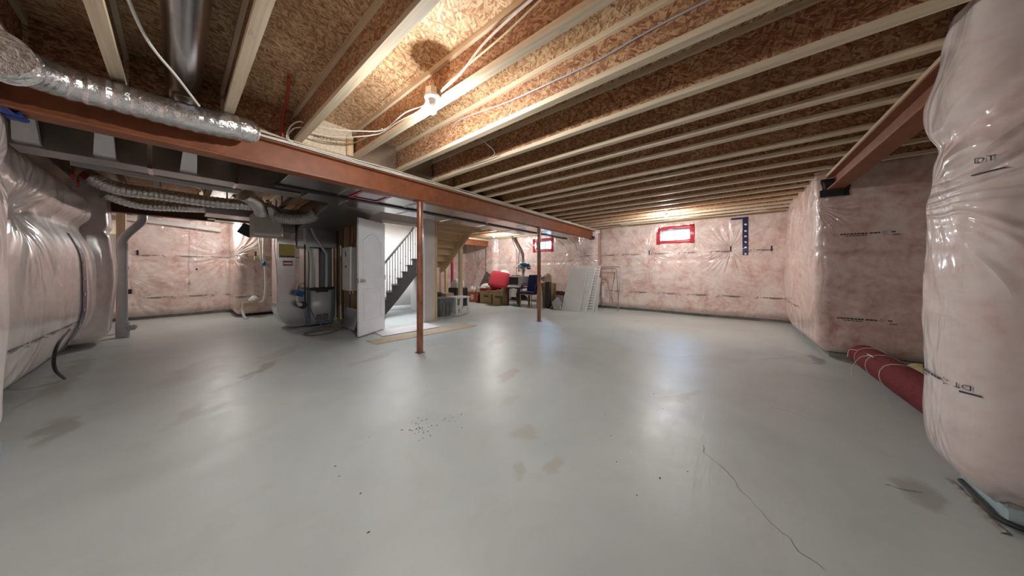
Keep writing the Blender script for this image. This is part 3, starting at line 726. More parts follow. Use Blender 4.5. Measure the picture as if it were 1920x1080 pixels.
# side wall of the stairwell, bare studs towards the furnace
ws = struct('wall_stairwell_side', (0, 0, 0), MB().box(2.40, 2.425, PY + .11, 7.55, 0, ZJ - .005), plain('board_back', (.30, .20, .13), .8, 0, .15, 6))
for y in (5.42, 5.80, 6.20, 6.60, 6.95, 7.3):
    put('stud', MB().box(2.305, 2.398, y, y + .04, .04, ZJ - .03), M_STUD, ws)
put('bottom_plate', MB().box(2.305, 2.398, PY + .12, 7.5, 0, .038), M_FLANGE, ws)
put('top_plate', MB().box(2.305, 2.398, PY + .12, 7.5, ZJ - .03, ZJ), M_FLANGE, ws)
def curve_wall(u, v):
    t = PI * .5 * u
    return (2.43 + 2.2 * math.sin(t) * 1.05, 7.75 - 0.55 * (1 - math.cos(t)), v * (ZD - .02))
struct('wall_stairwell_back', (0, 0, 0), MB().grid(curve_wall, 24, 4), M_STAIRWALL, solid=.03)
struct('wall_stairwell_inner', (0, 0, 0), MB().box(2.426, 2.44, PY + .11, 7.75, 0, ZD - .02), M_STAIRWALL)
struct('wall_stairwell_end', (0, 0, 0), MB().prism([(3.755, PY + .05), (3.79, PY + .05), (4.13, 6.5), (4.46, 7.6), (4.425, 7.6), (4.095, 6.5)], lambda a, b: (a, b, 0), lambda a, b: (a, b, ZJ - .005)), M_STAIRWALL)
struct('baseboard_stairwell', (0, 0, 0), MB().grid(lambda u, v: (2.45 + 2.2 * math.sin(PI * .5 * u) * 1.05, 7.72 - .55 * (1 - math.cos(PI * .5 * u)), v * .13), 24, 2), M_WHITE, solid=.02)
lamp_d = bpy.data.lights.new('stairwell_daylight', 'AREA'); lamp_d.shape = 'RECTANGLE'; lamp_d.size = 1.2; lamp_d.size_y = 1.2; lamp_d.energy = 17; lamp_d.color = (.95, .97, 1)
lamp = bpy.data.objects.new('stairwell_daylight', lamp_d); COL.objects.link(lamp); lamp.location = (3.1, 6.3, 2.38)

# ------------------------------------------------------------------ door leaf, swung open
hx, hy = 2.545, 5.26; fx_, fy_ = 1.947, 4.945
ang = math.atan2(fy_ - hy, fx_ - hx); DW = math.hypot(fx_ - hx, fy_ - hy); DH = 2.03
dM = Matrix.Rotation(ang, 3, 'Z')
def dl(p, q, r): return Vector((hx, hy, .02)) + dM @ Vector((p, q, r))      # p along the leaf from the hinge, q thickness (+q towards the viewer)
door = struct('door_1', (hx, hy, 0), None)
def dbox(p0, p1, q0, q1, r0, r1):
    m = MB().box(p0, p1, q0, q1, r0, r1); m.v = [tuple(dl(*v)) for v in m.v]; return m
put('door_slab', dbox(0, DW, -.035, 0, 0, DH), M_WHITE, door, bev=.003)
def arch(t, e=0): return 1.66 + e + .12 * (math.sin(PI * t) ** 1.3)
def moulding(path, w_=.012):
    return MB().tube([dl(*p) for p in path], w_, 6)
for nm, path in (('door_panel_moulding', [(.11 + (DW - .22) * t, .002, arch(t)) for t in np.linspace(0, 1, 15)] + [(DW - .11, .002, .98), (.11, .002, .98), (.11, .002, arch(0))]),
                 ('door_panel_moulding', [(.11, .002, .26), (.11, .002, .80), (DW - .11, .002, .80), (DW - .11, .002, .26), (.11, .002, .26)])):
    put(nm, moulding(path), M_WHITE, door)
for r0, r1 in ((.32, .74),):
    put('door_panel', dbox(.15, DW - .15, -.004, .005, r0, r1), M_WHITE, door, bev=.004)
m = MB(); poly = [(.15, 1.03)] + [(DW - .15, 1.03)] + [(.15 + (DW - .30) * t, arch(t, -.04)) for t in np.linspace(1, 0, 15)]
m.prism(poly, lambda p, r: tuple(dl(p, -.004, r)), lambda p, r: tuple(dl(p, .005, r)))
put('door_panel', m, M_WHITE, door)
for q, s_ in ((.0, 1), (-.035, -1)):
    kn = MB().cyl(dl(DW - .06, q, .95), dl(DW - .06, q + s_ * .012, .95), .03, 16)
    kn.cyl(dl(DW - .06, q + s_ * .012, .95), dl(DW - .06, q + s_ * .045, .95), .011, 10)
    c = dl(DW - .06, q + s_ * .058, .95); kn.sphere(c, .027, 14, 8)
    put('door_knob', kn, M_CHROME, door)
put('latch_plate', dbox(DW, DW + .002, -.03, -.006, .91, .99), M_CHROME, door)
for r in (.22, 1.0, 1.8): put('hinge', MB().cyl(dl(-.004, .004, r - .045), dl(-.004, .004, r + .045), .007, 8), M_CHROME, door)

# ------------------------------------------------------------------ staircase
stair = thing('staircase', 'dark stained staircase with iron balusters rising behind the open door', 'staircase', (3.2, 6.6, 0))
R_, G_ = .1675, .137
steps = [(3.19 + G_ * k, .622 + R_ * k) for k in range(-3, 6)]
yi, yo = 6.50, 7.12
for k, (x, z) in enumerate(steps):
    sk = .46 * (yo - yi) / .85
    put('tread', MB().prism([(x - .045, yi - .045), (x + G_ + .02, yi - .045), (x + G_ + .02 + sk, yo), (x - .045 + sk, yo)], lambda a, b: (a, b, z - .03), lambda a, b: (a, b, z)), M_DARKWOOD, stair, bev=.005)
    put('riser', MB().prism([(x, yi), (x + .018, yi), (x + .018 + sk, yo), (x + sk, yo)], lambda a, b: (a, b, z - R_), lambda a, b: (a, b, z - .03)), M_WHITE, stair)
xs0, zs0 = steps[0]; xs1, zs1 = steps[-1]
poly = [(xs0 - .02, max(0, zs0 - .55))]
top = []
for x, z in steps: top += [(x, z - R_ - .03 + .0), (x, z - .03)]
top.append((xs1 + G_, zs1 - .03))
low = [(xs1 + G_, zs1 - .46)]
for i in range(8): 
    t = 1 - i / 7; low.append((xs0 - .02 + (xs1 + G_ - xs0) * t, (zs0 - .42) + (zs1 - zs0) * t - .05 * math.sin(PI * t) ))
m = MB().prism(top + low, lambda a, b: (a, yi - .012, b), lambda a, b: (a, yi + .03, b)); put('stringer', m, M_DARKWOOD, stair)
for k, (x, z) in enumerate(steps):
    for j, dx in enumerate((.01, .078)):
        zt = z + .80 + (dx - .04) * R_ / G_
        b_ = put('baluster', MB().box(x + dx - .006, x + dx + .006, yi + .004, yi + .016, z, zt), M_IRON, stair)
        if j == 1: put('baluster_collar', MB().sphere((x + dx, yi + .01, z + .38), .014, 8, 6, (1, 1, 1.5)), M_IRON, b_)
rail = smooth([(steps[0][0] + .03, yi + .01, steps[0][1] + .80), (steps[4][0] + .03, yi + .01, steps[4][1] + .80), (steps[8][0] + .03, yi + .01, steps[8][1] + .81)], 6)
put('handrail', MB().tube(rail, .028, 8), M_DARKWOOD, stair)
put('soffit', MB().grid(lambda u, v: (xs0 + (xs1 + G_ - xs0) * u + .46 * v * (yo - yi) / .85, yi + .03 + (yo - yi - .03) * v, zs0 - .42 + (zs1 - zs0) * u), 6, 1), M_STAIRWALL, stair)
us = thing('stair_flight', 'raw pine underside of the upper stair flight beside the red steel post', 'stairs', (4.6, 6.3, 1.25))
for k in range(7):
    y = 6.98 - .225 * k; z = 1.24 + .19 * k
    xl = 4.02 + .31 * max(0, y - 5.9)
    put('riser', MB().box(xl + .1, 5.10, y - .02, y, z, z + .19), M_STAIRWOOD, us)
    put('tread', MB().box(xl + .1, 5.12, y - .255, y - .02, z + .165, z + .19), M_STAIRWOOD, us)
poly = [(7.02, 1.10), (7.02, 1.36)]
for k in range(7): poly += [(6.98 - .225 * k, 1.24 + .19 * (k + 1)), (6.98 - .225 * (k + 1), 1.24 + .19 * (k + 1))]
poly += [(5.36, 2.40), (6.9, 1.10)]
put('stringer', MB().prism(poly, lambda a, b: (5.12, a, b), lambda a, b: (5.16, a, b)), M_STAIRWOOD, us)
put('landing_joist', MB().box(3.82, 5.2, 5.33, 5.37, 2.18, 2.40), M_STAIRWOOD, us)
tag(put('wood_post', MB().box(5.17, 5.27, 6.16, 6.25, 0, 2.10), M_STUD, bev=.003), 'pale timber post standing under the upper stair flight', 'post')
for i, (x, y, lab) in enumerate(((5.50, 7.52, 'bare timber stud under the stairs, nearer the grey tote'), (5.70, 7.52, 'bare timber stud under the stairs, nearer the red post'))):
    tag(put('wall_stud', MB().box(x, x + .05, y, y + .09, 0, 2.3), M_STUD), lab, 'stud')

# ================================================================== STEEL
def ibeam(name, label, x0, x1, yc, zb, zt, wf, mat, nailer=True):
    t = thing(name, label, 'beam', ((x0 + x1) / 2, yc, zb))
    put('bottom_flange', MB().box(x0, x1, yc - wf / 2, yc + wf / 2, zb, zb + .016), mat, t, bev=.002)
    put('web', MB().box(x0, x1, yc - .006, yc + .006, zb + .016, zt - .016), mat, t)
    put('top_flange', MB().box(x0, x1, yc - wf / 2, yc + wf / 2, zt - .016, zt), mat, t, bev=.002)
    if nailer: put('nailer', MB().box(x0, x1, yc - wf / 2 + .004, yc + wf / 2 - .004, zt, ZJ - .001), M_LUMX, t)
    return t
ibeam('steel_beam', 'long rust red steel beam resting on two posts across the basement', -.80, 8.22, 3.415, 2.118, 2.367, .15, M_STEEL)
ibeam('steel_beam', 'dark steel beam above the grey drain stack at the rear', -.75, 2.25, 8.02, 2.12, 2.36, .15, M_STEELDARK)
ibeam('steel_beam', 'brown steel beam beside the bulb above the stored boxes', 5.25, 8.1, 7.85, 2.12, 2.34, .15, M_STEEL)
ibeam('steel_beam', 'steel beam with timber cap spanning the alcove opening at right', 2.5, 5.42, -1.00, 2.19, 2.372, .15, M_STEEL)
tag(put('tape_wrap', MB().grid(lambda u, v: (5.35, -1.12 + .24 * u + .01 * math.sin(v * 9), 2.1 + .24 * v), 6, 6), M_BLACK, solid=.004), 'black tape wrapped round the alcove beam end', 'tape')
tag(put('tape_wrap', MB().box(8.05, 8.12, 3.33, 3.50, 2.10, 2.2), M_BLUETAPE, bev=.02), 'dark blue tape wrap at the far end of the long beam', 'tape')
def post(label, x, y, zt, r=.042, mat=M_STEEL):
    t = thing('steel_post', label, 'post', (x, y, 0))
    put('tube', MB().cyl((x, y, .008), (x, y, zt - .01), r, 20), mat, t)
    put('base_plate', MB().box(x - .05, x + .05, y - .05, y + .05, 0, .008), mat, t)
    put('cap_plate', MB().box(x - .07, x + .07, y - .06, y + .06, zt - .01, zt), mat, t)
    return t
M_POST = plain('rusty_post', (.25, .10, .055), .32, .15, .45, 14, .2, .3, (1, 1, .35))
post('rusty round steel post in front of the stairwell doorway', 2.149, 3.42, 2.117, .044, M_POST)
post('red brown steel post in front of the small window', 5.153, 3.42, 2.117, .042, M_POST)
post('red painted steel post under the stairs at the back', 6.25, 7.88, 2.119, .05, plain('red_post_paint', (.36, .03, .035), .4, 0, .2, 10))

# ================================================================== LIGHT BULBS (the room's own lamps)
def bulb(label, x, y, zb, mat):
    # zb = centre of the bulb; ceiling box above it
    t = thing('light_fixture', label, 'light fixture', (x, y, zb - .035))
    prof = [(.006, -.033), (.018, -.028), (.029, -.012), (.031, .0), (.030, .010)]
    put('bulb', MB().lathe((x, y, zb), prof, 16), mat, t)
    put('bulb_housing', MB().lathe((x, y, zb), [(.0305, .0095), (.028, .018), (.019, .032), (.014, .040)], 16), M_PLASTICW, t)
    put('socket', MB().lathe((x, y, zb), [(.016, .040), (.02, .045), (.024, .066), (.03, .074)], 16), M_PLASTICW, t)
    put('lampholder', MB().lathe((x, y, zb), [(.03, .074), (.054, .080), (.058, .092), (.056, .098)], 24), M_PLASTICW, t, bev=.001)
    put('octagon_box', MB().lathe((x, y, zb), [(.052, .098), (.052, .145)], 8), M_GALV, t)
    return t
bulb('lit bare bulb on the joist nearest the camera', 1.179, 1.715, 2.325, M_BULB)
bulb('lit bare bulb above the taped window in the pink far wall', 6.688, 1.15, 2.325, M_BULB2)
bulb('lit bare bulb above the stored boxes and red cushions', 6.911, 6.45, 2.325, M_BULB2)
b4 = bulb('lit bare bulb by the hanging pull chain at the back', .664, 9.3, 2.325, M_BULB4)
ch = thing('pull_chain', 'thin pull chain hanging before the pink back wall', 'chain', (.30, 10.35, 1.0))
put('cord', MB().cyl((.30, 10.35, 1.02), (.30, 10.35, 2.40), .004, 5), M_CABLEG, ch); put('pull_knob', MB().sphere((.30, 10.35, 1.18), .022, 8, 6), M_BLACK, ch)

# ================================================================== CABLES
def cable(label, pts, r=.0055, mat=None, k=6, name='electrical_cable', cat='cable'):
    return tag(put(name, MB().tube(smooth(pts, k), r, 6), mat or M_CABLEW), label, cat)
labs = ['white cable lying lowest along the long beam', 'white cable lying second along the top of the long beam', 'buff cable lying along the long beam among white ones',
        'white cable lying along the long beam, closest to the joists', 'white cable sagging furthest out over the long beam edge']
for i, lab in enumerate(labs):
    y = 3.318 - .012 * (i % 3); z = 2.372 + .012 * (i // 2) + .004 * i
    pts = []
    for q, x in enumerate(np.arange(.42, 8.0, .42)): pts.append((x, y + rnd.uniform(-.012, .012), z + rnd.uniform(-.010, .010) - (.012 if i == 4 else 0)))
    cable(lab, pts, .0065 if i != 2 else .006, M_CABLEY if i == 2 else M_CABLEW, 4)
cable('upper white cable crossing between the first two joists by the bulb', [(.772, 3.0, 2.475), (.95, 2.86, 2.46), (1.10, 2.72, 2.462), (1.225, 2.55, 2.47), (1.232, 2.2, 2.5), (1.228, 1.9, 2.45), (1.20, 1.78, 2.44)])
cable('lower white cable sagging between the first two joists', [(.77, 3.12, 2.45), (.95, 2.98, 2.43), (1.10, 2.80, 2.435), (1.226, 2.62, 2.46), (1.23, 2.3, 2.46), (1.225, 1.95, 2.43), (1.18, 1.775, 2.43)])
cable('buff cable dropping to the stamped pale board', [(.86, 3.28, 2.47), (1.02, 3.25, 2.49), (1.17, 3.15, 2.50), (1.232, 2.9, 2.52), (1.232, 2.6, 2.50)], .005, M_CABLEY)
cable('pair of cream cables running from the bulb box along the joist top', [(1.21, 1.65, 2.45), (1.225, 1.45, 2.50), (1.23, 1.2, 2.60), (1.235, .8, 2.65), (1.235, .3, 2.66), (1.235, -.4, 2.66)], .008)
cable('cream cable looping over the joist top flange near the camera', [(1.20, 1.62, 2.45), (1.235, 1.40, 2.53), (1.238, 1.1, 2.56), (1.238, .86, 2.60), (1.236, .72, 2.63), (1.22, .70, 2.68), (1.20, .8, 2.69)], .006, M_CABLEY)
cable('grey cable clipped along the third joist web', [(1.765, 2.2, 2.60), (1.764, 2.15, 2.635), (1.764, 1.9, 2.62), (1.765, 1.5, 2.575), (1.764, 1.1, 2.555), (1.764, .7, 2.545), (1.764, .3, 2.57), (1.764, -.4, 2.56)], .006, M_CABLEG)
cable('thin grey cable hanging under the fourth joist', [(1.80, 2.0, 2.5), (1.95, 1.95, 2.44), (2.2, 2.05, 2.42), (2.26, 2.5, 2.43), (2.28, 2.9, 2.45)], .004, M_CABLEG)
cable('white cable curving from the left joist down to the foil duct', [(-.21, 1.55, 2.66), (-.20, 2.0, 2.58), (-.12, 2.5, 2.45), (.0, 2.8, 2.40), (.1, 3.05, 2.36)], .008)
cable('grey conduit crossing below the round metal duct', [(-.24, 1.2, 2.56), (.0, 1.22, 2.53), (.235, 1.35, 2.50)], .008, M_CABLEG, 3)
cable('white cable loop beside the wide joist at the beam', [(.73, 3.05, 2.50), (.70, 3.12, 2.52), (.66, 3.2, 2.48), (.65, 3.27, 2.40), (.7, 3.3, 2.385)], .006)
cable('second white cable loop beside the wide joist at the beam', [(.73, 3.12, 2.48), (.69, 3.2, 2.48), (.66, 3.26, 2.43), (.68, 3.3, 2.39)], .005)
cable('pale cable stapled under the last joists above the far window', [(7.6, 2.4, 2.395), (7.7, 1.6, 2.39), (7.62, .9, 2.395), (7.75, .2, 2.388), (7.65, -.5, 2.395)], .008, M_CABLEY)
cable('red gas line rising beside the wide joist', [(.55, 2.7, 2.66), (.60, 3.0, 2.64), (.62, 3.22, 2.62), (.62, 3.27, 2.55), (.62, 3.27, 2.40)], .012, plain('red_line', (.42, .05, .04), .5, 0, .15, 12), 4, 'red_pipe', 'pipe')

# ================================================================== DUCTWORK
def wavy_tube(pts, r, n=22, amp=.006, freq=40, seg=10, rmul=None):
    P = smooth(pts, seg); rr = []
    for i in range(len(P)):
        q = r + amp * math.sin(i * freq) + rnd.uniform(-amp, amp) * .4
        if rmul: q *= rmul(i / (len(P) - 1))
        rr.append(q)
    return MB().tube(P, rr, n)
t = thing('flex_duct', 'foil wrapped insulated duct slung in front of the long red beam', 'duct', (-.2, 3.2, 2.2))
put('jacket', wavy_tube([(-.585, 2.97, 2.262), (-.46, 3.14, 2.29), (-.2, 3.18, 2.30), (.08, 3.16, 2.295), (.32, 3.18, 2.325), (.44, 3.24, 2.345)], .095, 28, .004, 40, 12, lambda q: 1.0 if q < .86 else max(.25, 1 - ((q - .86) / .14) ** 2 * .75)), M_FOIL, t)
put('collar', wavy_tube([(-.58, 2.85, 2.25), (-.585, 2.95, 2.255), (-.56, 3.03, 2.27)], .108, 22, .012, 5, 8), M_FOIL, t)
t = thing('round_duct', 'shiny round metal duct between the joists at top left', 'duct', (.04, 1.8, 2.42))
put('pipe', MB().cyl((.03, -1.5, 2.56), (.03, 3.12, 2.56), .088, 28), M_GALV, t)
put('elbow', MB().tube(smooth([(.03, 3.12, 2.56), (.03, 3.24, 2.55), (.03, 3.32, 2.50)], 5), .088, 28), M_GALV, t)
put('lap_joint', MB().tube([(.03, 1.28, 2.56), (.03, 1.31, 2.56)], .092, 28), M_GALV, t)
# supply trunk behind the beam, with take-off boots on its side
t = thing('supply_duct', 'low sheet metal trunk duct with pale take-off boots behind the beam', 'duct', (.2, 4.45, 2.12))
put('trunk_body', MB().box(-.82, 1.0, 4.30, 4.56, 2.12, 2.36), M_GALVD, t, bev=.004)
for x in (-.18, .40): put('drive_cleat', MB().box(x, x + .03, 4.292, 4.57, 2.114, 2.364), M_GALV, t)
M_BOOT = plain('pale_galvanised_boot', (.70, .70, .72), .4, .5, .08, 9)
for x in (-.74, -.40, .07):
    b_ = MB(); 
    lo = [(x - .055, 4.24), (x + .055, 4.24), (x + .055, 4.30), (x - .055, 4.30)]; hi = [(x - .028, 4.06), (x + .052, 4.06), (x + .052, 4.15), (x - .028, 4.15)]
    b_.add([(a, b, 2.145) for a, b in lo] + [(a, b, 2.39) for a, b in hi], [(3, 2, 1, 0), (4, 5, 6, 7), (0, 1, 5, 4), (1, 2, 6, 5), (2, 3, 7, 6), (3, 0, 4, 7)])
    put('takeoff_boot', b_, M_BOOT, t)
t = thing('return_duct', 'wide sheet metal trunk duct running close behind the long red beam', 'duct', (4.0, 3.75, 2.12))
put('trunk_body', MB().box(.72, 7.25, 3.50, 3.98, 2.128, 2.38), M_GALV, t, bev=.004)
for x in np.arange(1.3, 7.2, .9): put('drive_cleat', MB().box(x, x + .028, 3.494, 3.985, 2.122, 2.384), M_GALV, t)
put('red_tape', MB().box(1.42, 1.46, 3.52, 3.96, 2.118, 2.121).box(1.76, 1.80, 3.52, 3.96, 2.118, 2.121).box(1.46, 1.76, 3.52, 3.56, 2.118, 2.121).box(1.46, 1.76, 3.90, 3.95, 2.118, 2.121), M_REDTAPE, t)
t = thing('secondary_duct', 'second trunk duct above the doorway beyond the dark gap', 'duct', (3.0, 4.4, 2.12))
put('trunk_body', MB().box(1.05, 5.9, 4.13, 4.55, 2.125, 2.37), M_GALV, t, bev=.004)
for x in np.arange(1.5, 5.8, .9): put('drive_cleat', MB().box(x, x + .028, 4.124, 4.556, 2.119, 2.374), M_GALV, t)
tag(put('gap_shade_strip', MB().box(.70, 7.6, 4.0, 4.10, 2.11, 2.15), M_BLACK), 'black strip put in as the shade of the gap between the two trunk ducts', 'pipe')  # no pipe here: black bar added to paint the shaded gap between the ducts
# plenum and offset ducts over the furnace
t = thing('plenum', 'sheet metal plenum above the furnace feeding the trunk ducts', 'plenum', (1.85, 6.4, 1.8))
put('plenum_box', MB().box(1.50, 2.15, 6.62, 7.3, 1.62, 2.36), M_GALVD, t, bev=.004)
m = MB(); m.add([(1.45, 4.56, 2.16), (2.20, 4.56, 2.16), (2.20, 4.56, 2.37), (1.45, 4.56, 2.37), (1.50, 6.62, 1.98), (2.15, 6.62, 1.98), (2.15, 6.62, 2.36), (1.50, 6.62, 2.36)], [(0, 1, 2, 3), (4, 7, 6, 5), (0, 4, 5, 1), (1, 5, 6, 2), (2, 6, 7, 3), (3, 7, 4, 0)])
put('sloped_duct', m, M_GALVD, t, bev=.004)
put('cross_duct', MB().box(.3, 1.5, 6.75, 7.25, 2.1, 2.34), M_GALVD, t, bev=.004)
M_FLEX = foil('ribbed_flex_foil')
def ribbed(label, pts, r, mat=None):
    P = smooth(pts, 26); rr = [r * (1 + .06 * math.sin(i * 2.1)) for i in range(len(P))]
    return tag(put('flex_hose', MB().tube(P, rr, 14), mat or M_FLEX), label, 'duct')
ribbed('upper foil flex duct hanging from the left wall towards the grey box', [(-.72, 6.2, 2.33), (-.5, 6.35, 2.24), (-.1, 6.5, 2.26), (.35, 6.45, 2.24), (.8, 6.3, 2.24), (1.0, 6.15, 2.2), (1.08, 6.1, 2.06)], .085)
ribbed('lower foil flex duct sagging along the dark rear beam', [(-.70, 7.3, 2.30), (-.4, 7.45, 2.22), (.0, 7.5, 2.25), (.35, 7.3, 2.26)], .08)
ribbed('short foil flex elbow dropping into the grey hanging box', [(.62, 5.6, 2.26), (.78, 5.75, 2.2), (.86, 5.95, 2.08)], .085)
ribbed('white ribbed flex elbow curling up beside the furnace flue', [(1.05, 6.0, 2.04), (1.25, 5.85, 2.02), (1.45, 5.7, 2.06), (1.52, 5.6, 2.16)], .085, plain('ribbed_pale_foil', (.6, .58, .57), .4, .4, .15, 20))
cable('long grey vent pipe hung beside the supply trunk', [(-.75, 5.7, 2.36), (.0, 5.75, 2.34), (.6, 5.7, 2.33)], .05, M_GREYPVC, 3, 'vent_pipe', 'pipe')
t = thing('branch_duct', 'small square branch duct below the dark rear beam', 'duct', (.7, 7.8, 2.1))
put('duct_body', MB().box(.45, 1.25, 7.6, 7.84, 2.10, 2.24), M_GALV, t, bev=.004); put('end_cap', MB().box(.36, .45, 7.62, 7.82, 2.12, 2.26), M_GALVD, t)
for x in (.6, 1.1): put('hanger_strap', MB().box(x, x + .025, 7.7, 7.703, 2.24, ZJ + .30), M_GALV, t)
# PVC along the top of the back wall
cable('white drain pipe running along the top of the pink back wall', [(-.85, 10.52, 2.33), (.0, 10.5, 2.27), (.72, 10.5, 2.21)], .055, plain('white_pvc', (.66, .64, .63), .3, 0, .05, 5), 3, 'drain_pipe', 'pipe')
t = thing('drain_stack', 'grey plastic drain stack with elbow standing by the left pilaster', 'pipe', (-.61, 8.15, 0))
put('riser_pipe', MB().cyl((-.60, 8.2, .2), (-.60, 8.2, 1.60), .055, 20), M_GREYPVC, t)
put('elbow', MB().tube(smooth([(-.60, 8.2, 1.58), (-.595, 8.2, 1.68), (-.54, 8.2, 1.80), (-.45, 8.2, 1.94), (-.405, 8.2, 2.02), (-.395, 8.2, 2.12), (-.395, 8.2, 2.4)], 6), .055, 20), M_GREYPVC, t)
put('coupling', MB().cyl((-.60, 8.2, 1.50), (-.60, 8.2, 1.62), .064, 20), M_GREYPVC, t); put('base_coupling', MB().cyl((-.60, 8.2, 0), (-.60, 8.2, .25), .075, 20), M_GREYPVC, t)
put('cleanout', MB().cyl((-.60, 8.2, .14), (-.48, 8.14, .16), .05, 16).cyl((-.48, 8.14, .16), (-.455, 8.13, .163), .03, 6), M_GREYPVC, t)
tag(put('wood_stud', MB().box(-.70, -.60, 8.62, 8.72, 0, 2.38), M_STUD, bev=.003), 'raw timber stud behind the grey drain stack', 'stud')
# electrical board
t = thing('fuse_box', 'white electrical service panel on the left wall behind the drain stack', 'electrical panel', (-.74, 9.5, .7))
put('backboard', MB().box(-.86, -.82, 9.0, 10.2, .3, 2.1), plain('plywood_board', (.62, .55, .42), .7, 0, .1, 10), t)
put('cabinet', MB().box(-.82, -.70, 9.2, 9.65, .8, 1.85), M_WHITE, t, bev=.006)
put('panel_cover', MB().box(-.70, -.69, 9.24, 9.61, .85, 1.8), M_WHITE, t)
put('conduit', MB().cyl((-.74, 9.9, .9), (-.74, 9.9, 2.2), .022, 10), M_PLASTICW, t)
for k in range(4): put('wire_loop', MB().tube(smooth([(-.74, 9.35 + .08 * k, .86), (-.66, 9.4 + .08 * k, .95 + .05 * k), (-.64, 9.6, 1.15 + .04 * k), (-.70, 9.75, 1.25)], 6), .008, 6), (M_CABLEW, M_CABLEG, M_BLACK, M_CABLEY)[k], t)
put('meter_plug', MB().box(-.70, -.60, 9.7, 9.8, .66, .76), M_BLACK, t, bev=.01)
tag(put('red_alarm_box', MB().box(-.67, -.60, 8.34, 8.44, 1.02, 1.24), M_REDTAPE, bev=.008), 'small red box fixed behind the grey drain stack', 'box')

# ================================================================== FURNACE ROOM
fz = thing('furnace', 'grey gas furnace with black top band standing beside the stud wall', 'furnace', (1.9, 7.0, 0))
M_FURN = plain('furnace_grey_enamel', (.50, .51, .53), .4, .15, .05, 4)
M_FBLUE = plain('furnace_blue_edge', (.10, .20, .27), .4, .2, .08, 6)
put('cabinet', MB().box(1.66, 2.13, 6.68, 7.36, .03, .78), M_FBLUE, fz, bev=.006)
put('front_panel', MB().grid(lambda u, v: (1.71 + .37 * u, 6.675 - .035 * math.sin(PI * u), .05 + .68 * v), 12, 1), M_FURN, fz, solid=.012)
put('top_band', MB().box(1.655, 2.135, 6.66, 7.37, .745, .80), M_BLACK, fz, bev=.006)
put('band_notch', MB().box(1.79, 2.01, 6.625, 6.66, .70, .79), M_BLACK, fz, bev=.01)
for xx in (1.80, 1.915):
    gr = put('vent_grille', MB().box(xx, xx + .085, 6.615, 6.65, .13, .24), M_BLACK, fz)
    for q in range(4): put('grille_slat', MB().box(xx + .004, xx + .08, 6.611, 6.615, .14 + .025 * q, .148 + .025 * q), M_FURN, gr)
put('base_strip', MB().box(1.80, 2.02, 6.625, 6.65, .08, .10), plain('blue_strip', (.05, .16, .4), .4), fz)
put('coil_cabinet', MB().box(1.68, 2.11, 6.74, 7.34, .80, 1.62), M_GALVD, fz, bev=.004)
put('coil_panel', MB().box(1.90, 2.11, 6.725, 6.74, .82, 1.60), plain('dark_coil_panel', (.16, .16, .17), .5, .5, .1, 5), fz)
t = thing('return_drop', 'galvanised filter duct with curved boot feeding the furnace base', 'duct', (1.3, 7.0, 0))
put('vertical_duct', MB().box(1.20, 1.49, 6.78, 7.22, .50, 1.90), M_GALV, t, bev=.004)
put('transition', MB().box(1.20, 1.49, 6.80, 7.20, 1.90, 2.09), M_GALVD, t, bev=.004)
poly = [(1.66, .03)] + [(1.49 - .30 * math.sin(PI / 2 * q) , .50 - .47 * math.cos(PI / 2 * q)) for q in np.linspace(0, 1, 12)] + [(1.19, .50), (1.49, .50), (1.50, .47), (1.66, .47)]
put('curved_boot', MB().prism(poly, lambda a, b: (a, 6.77, b), lambda a, b: (a, 7.23, b)), M_GALV, t)
put('flange_ring', MB().box(1.185, 1.505, 6.765, 7.235, .50, .525), M_GALV, t)
put('seam_ridge', MB().box(1.20, 1.49, 6.772, 6.78, 1.13, 1.15).box(1.20, 1.49, 6.772, 6.78, .70, .715), M_GALV, t)
put('filter_door', MB().box(1.23, 1.475, 6.765, 6.78, 1.40, 1.66), plain('mustard_filter_door', (.42, .30, .05), .5, 0, .12, 10), t, bev=.003)
put('filter_door_strip', MB().box(1.24, 1.465, 6.760, 6.765, 1.405, 1.435), M_BLACK, t)
wl = put('warning_label', MB().box(1.29, 1.44, 6.776, 6.78, 1.24, 1.34), plain('maroon_label', (.28, .03, .07), .4), t)
put('label_band', MB().box(1.30, 1.43, 6.774, 6.776, 1.275, 1.30), M_WHITE, wl)
put('paper_note', MB().box(1.30, 1.40, 6.774, 6.78, 1.78, 1.88), plain('yellow_note', (.55, .52, .32), .7), t)
def pipe(label, pts, r, mat, k=4, name='pipe', cat='pipe'): return cable(label, pts, r, mat, k, name, cat)
pipe('black vertical gas pipe between filter duct and furnace', [(1.60, 6.62, .5), (1.60, 6.62, 1.4), (1.60, 6.62, 2.1)], .013, M_BLACK, 2, 'gas_pipe')
pipe('left white flue pipe rising from the furnace top', [(1.71, 6.66, .80), (1.71, 6.66, 1.45), (1.66, 6.66, 1.60), (1.60, 6.62, 1.75), (1.60, 6.60, 2.2)], .032, plain('pvc_cream', (.62, .60, .57), .35, 0, .05, 6), 4, 'flue_pipe')
pipe('right grey flue pipe slanting up from the furnace top', [(1.98, 6.66, .80), (1.98, 6.66, 1.45), (1.94, 6.64, 1.55), (1.70, 6.55, 1.95), (1.66, 6.5, 2.2)], .03, M_GREYPVC, 4, 'flue_pipe')
pipe('shiny round metal riser in front of the coil cabinet', [(1.84, 6.70, .80), (1.84, 6.70, 1.60)], .055, M_GALV, 2, 'metal_riser')
pipe('left thin white pipe on the bare studs', [(2.28, 7.05, .05), (2.28, 7.05, 1.75)], .014, M_PLASTICW, 2, 'water_pipe')
pipe('right thin white pipe on the bare studs', [(2.28, 6.75, .08), (2.28, 6.75, 1.70)], .014, M_PLASTICW, 2, 'water_pipe')
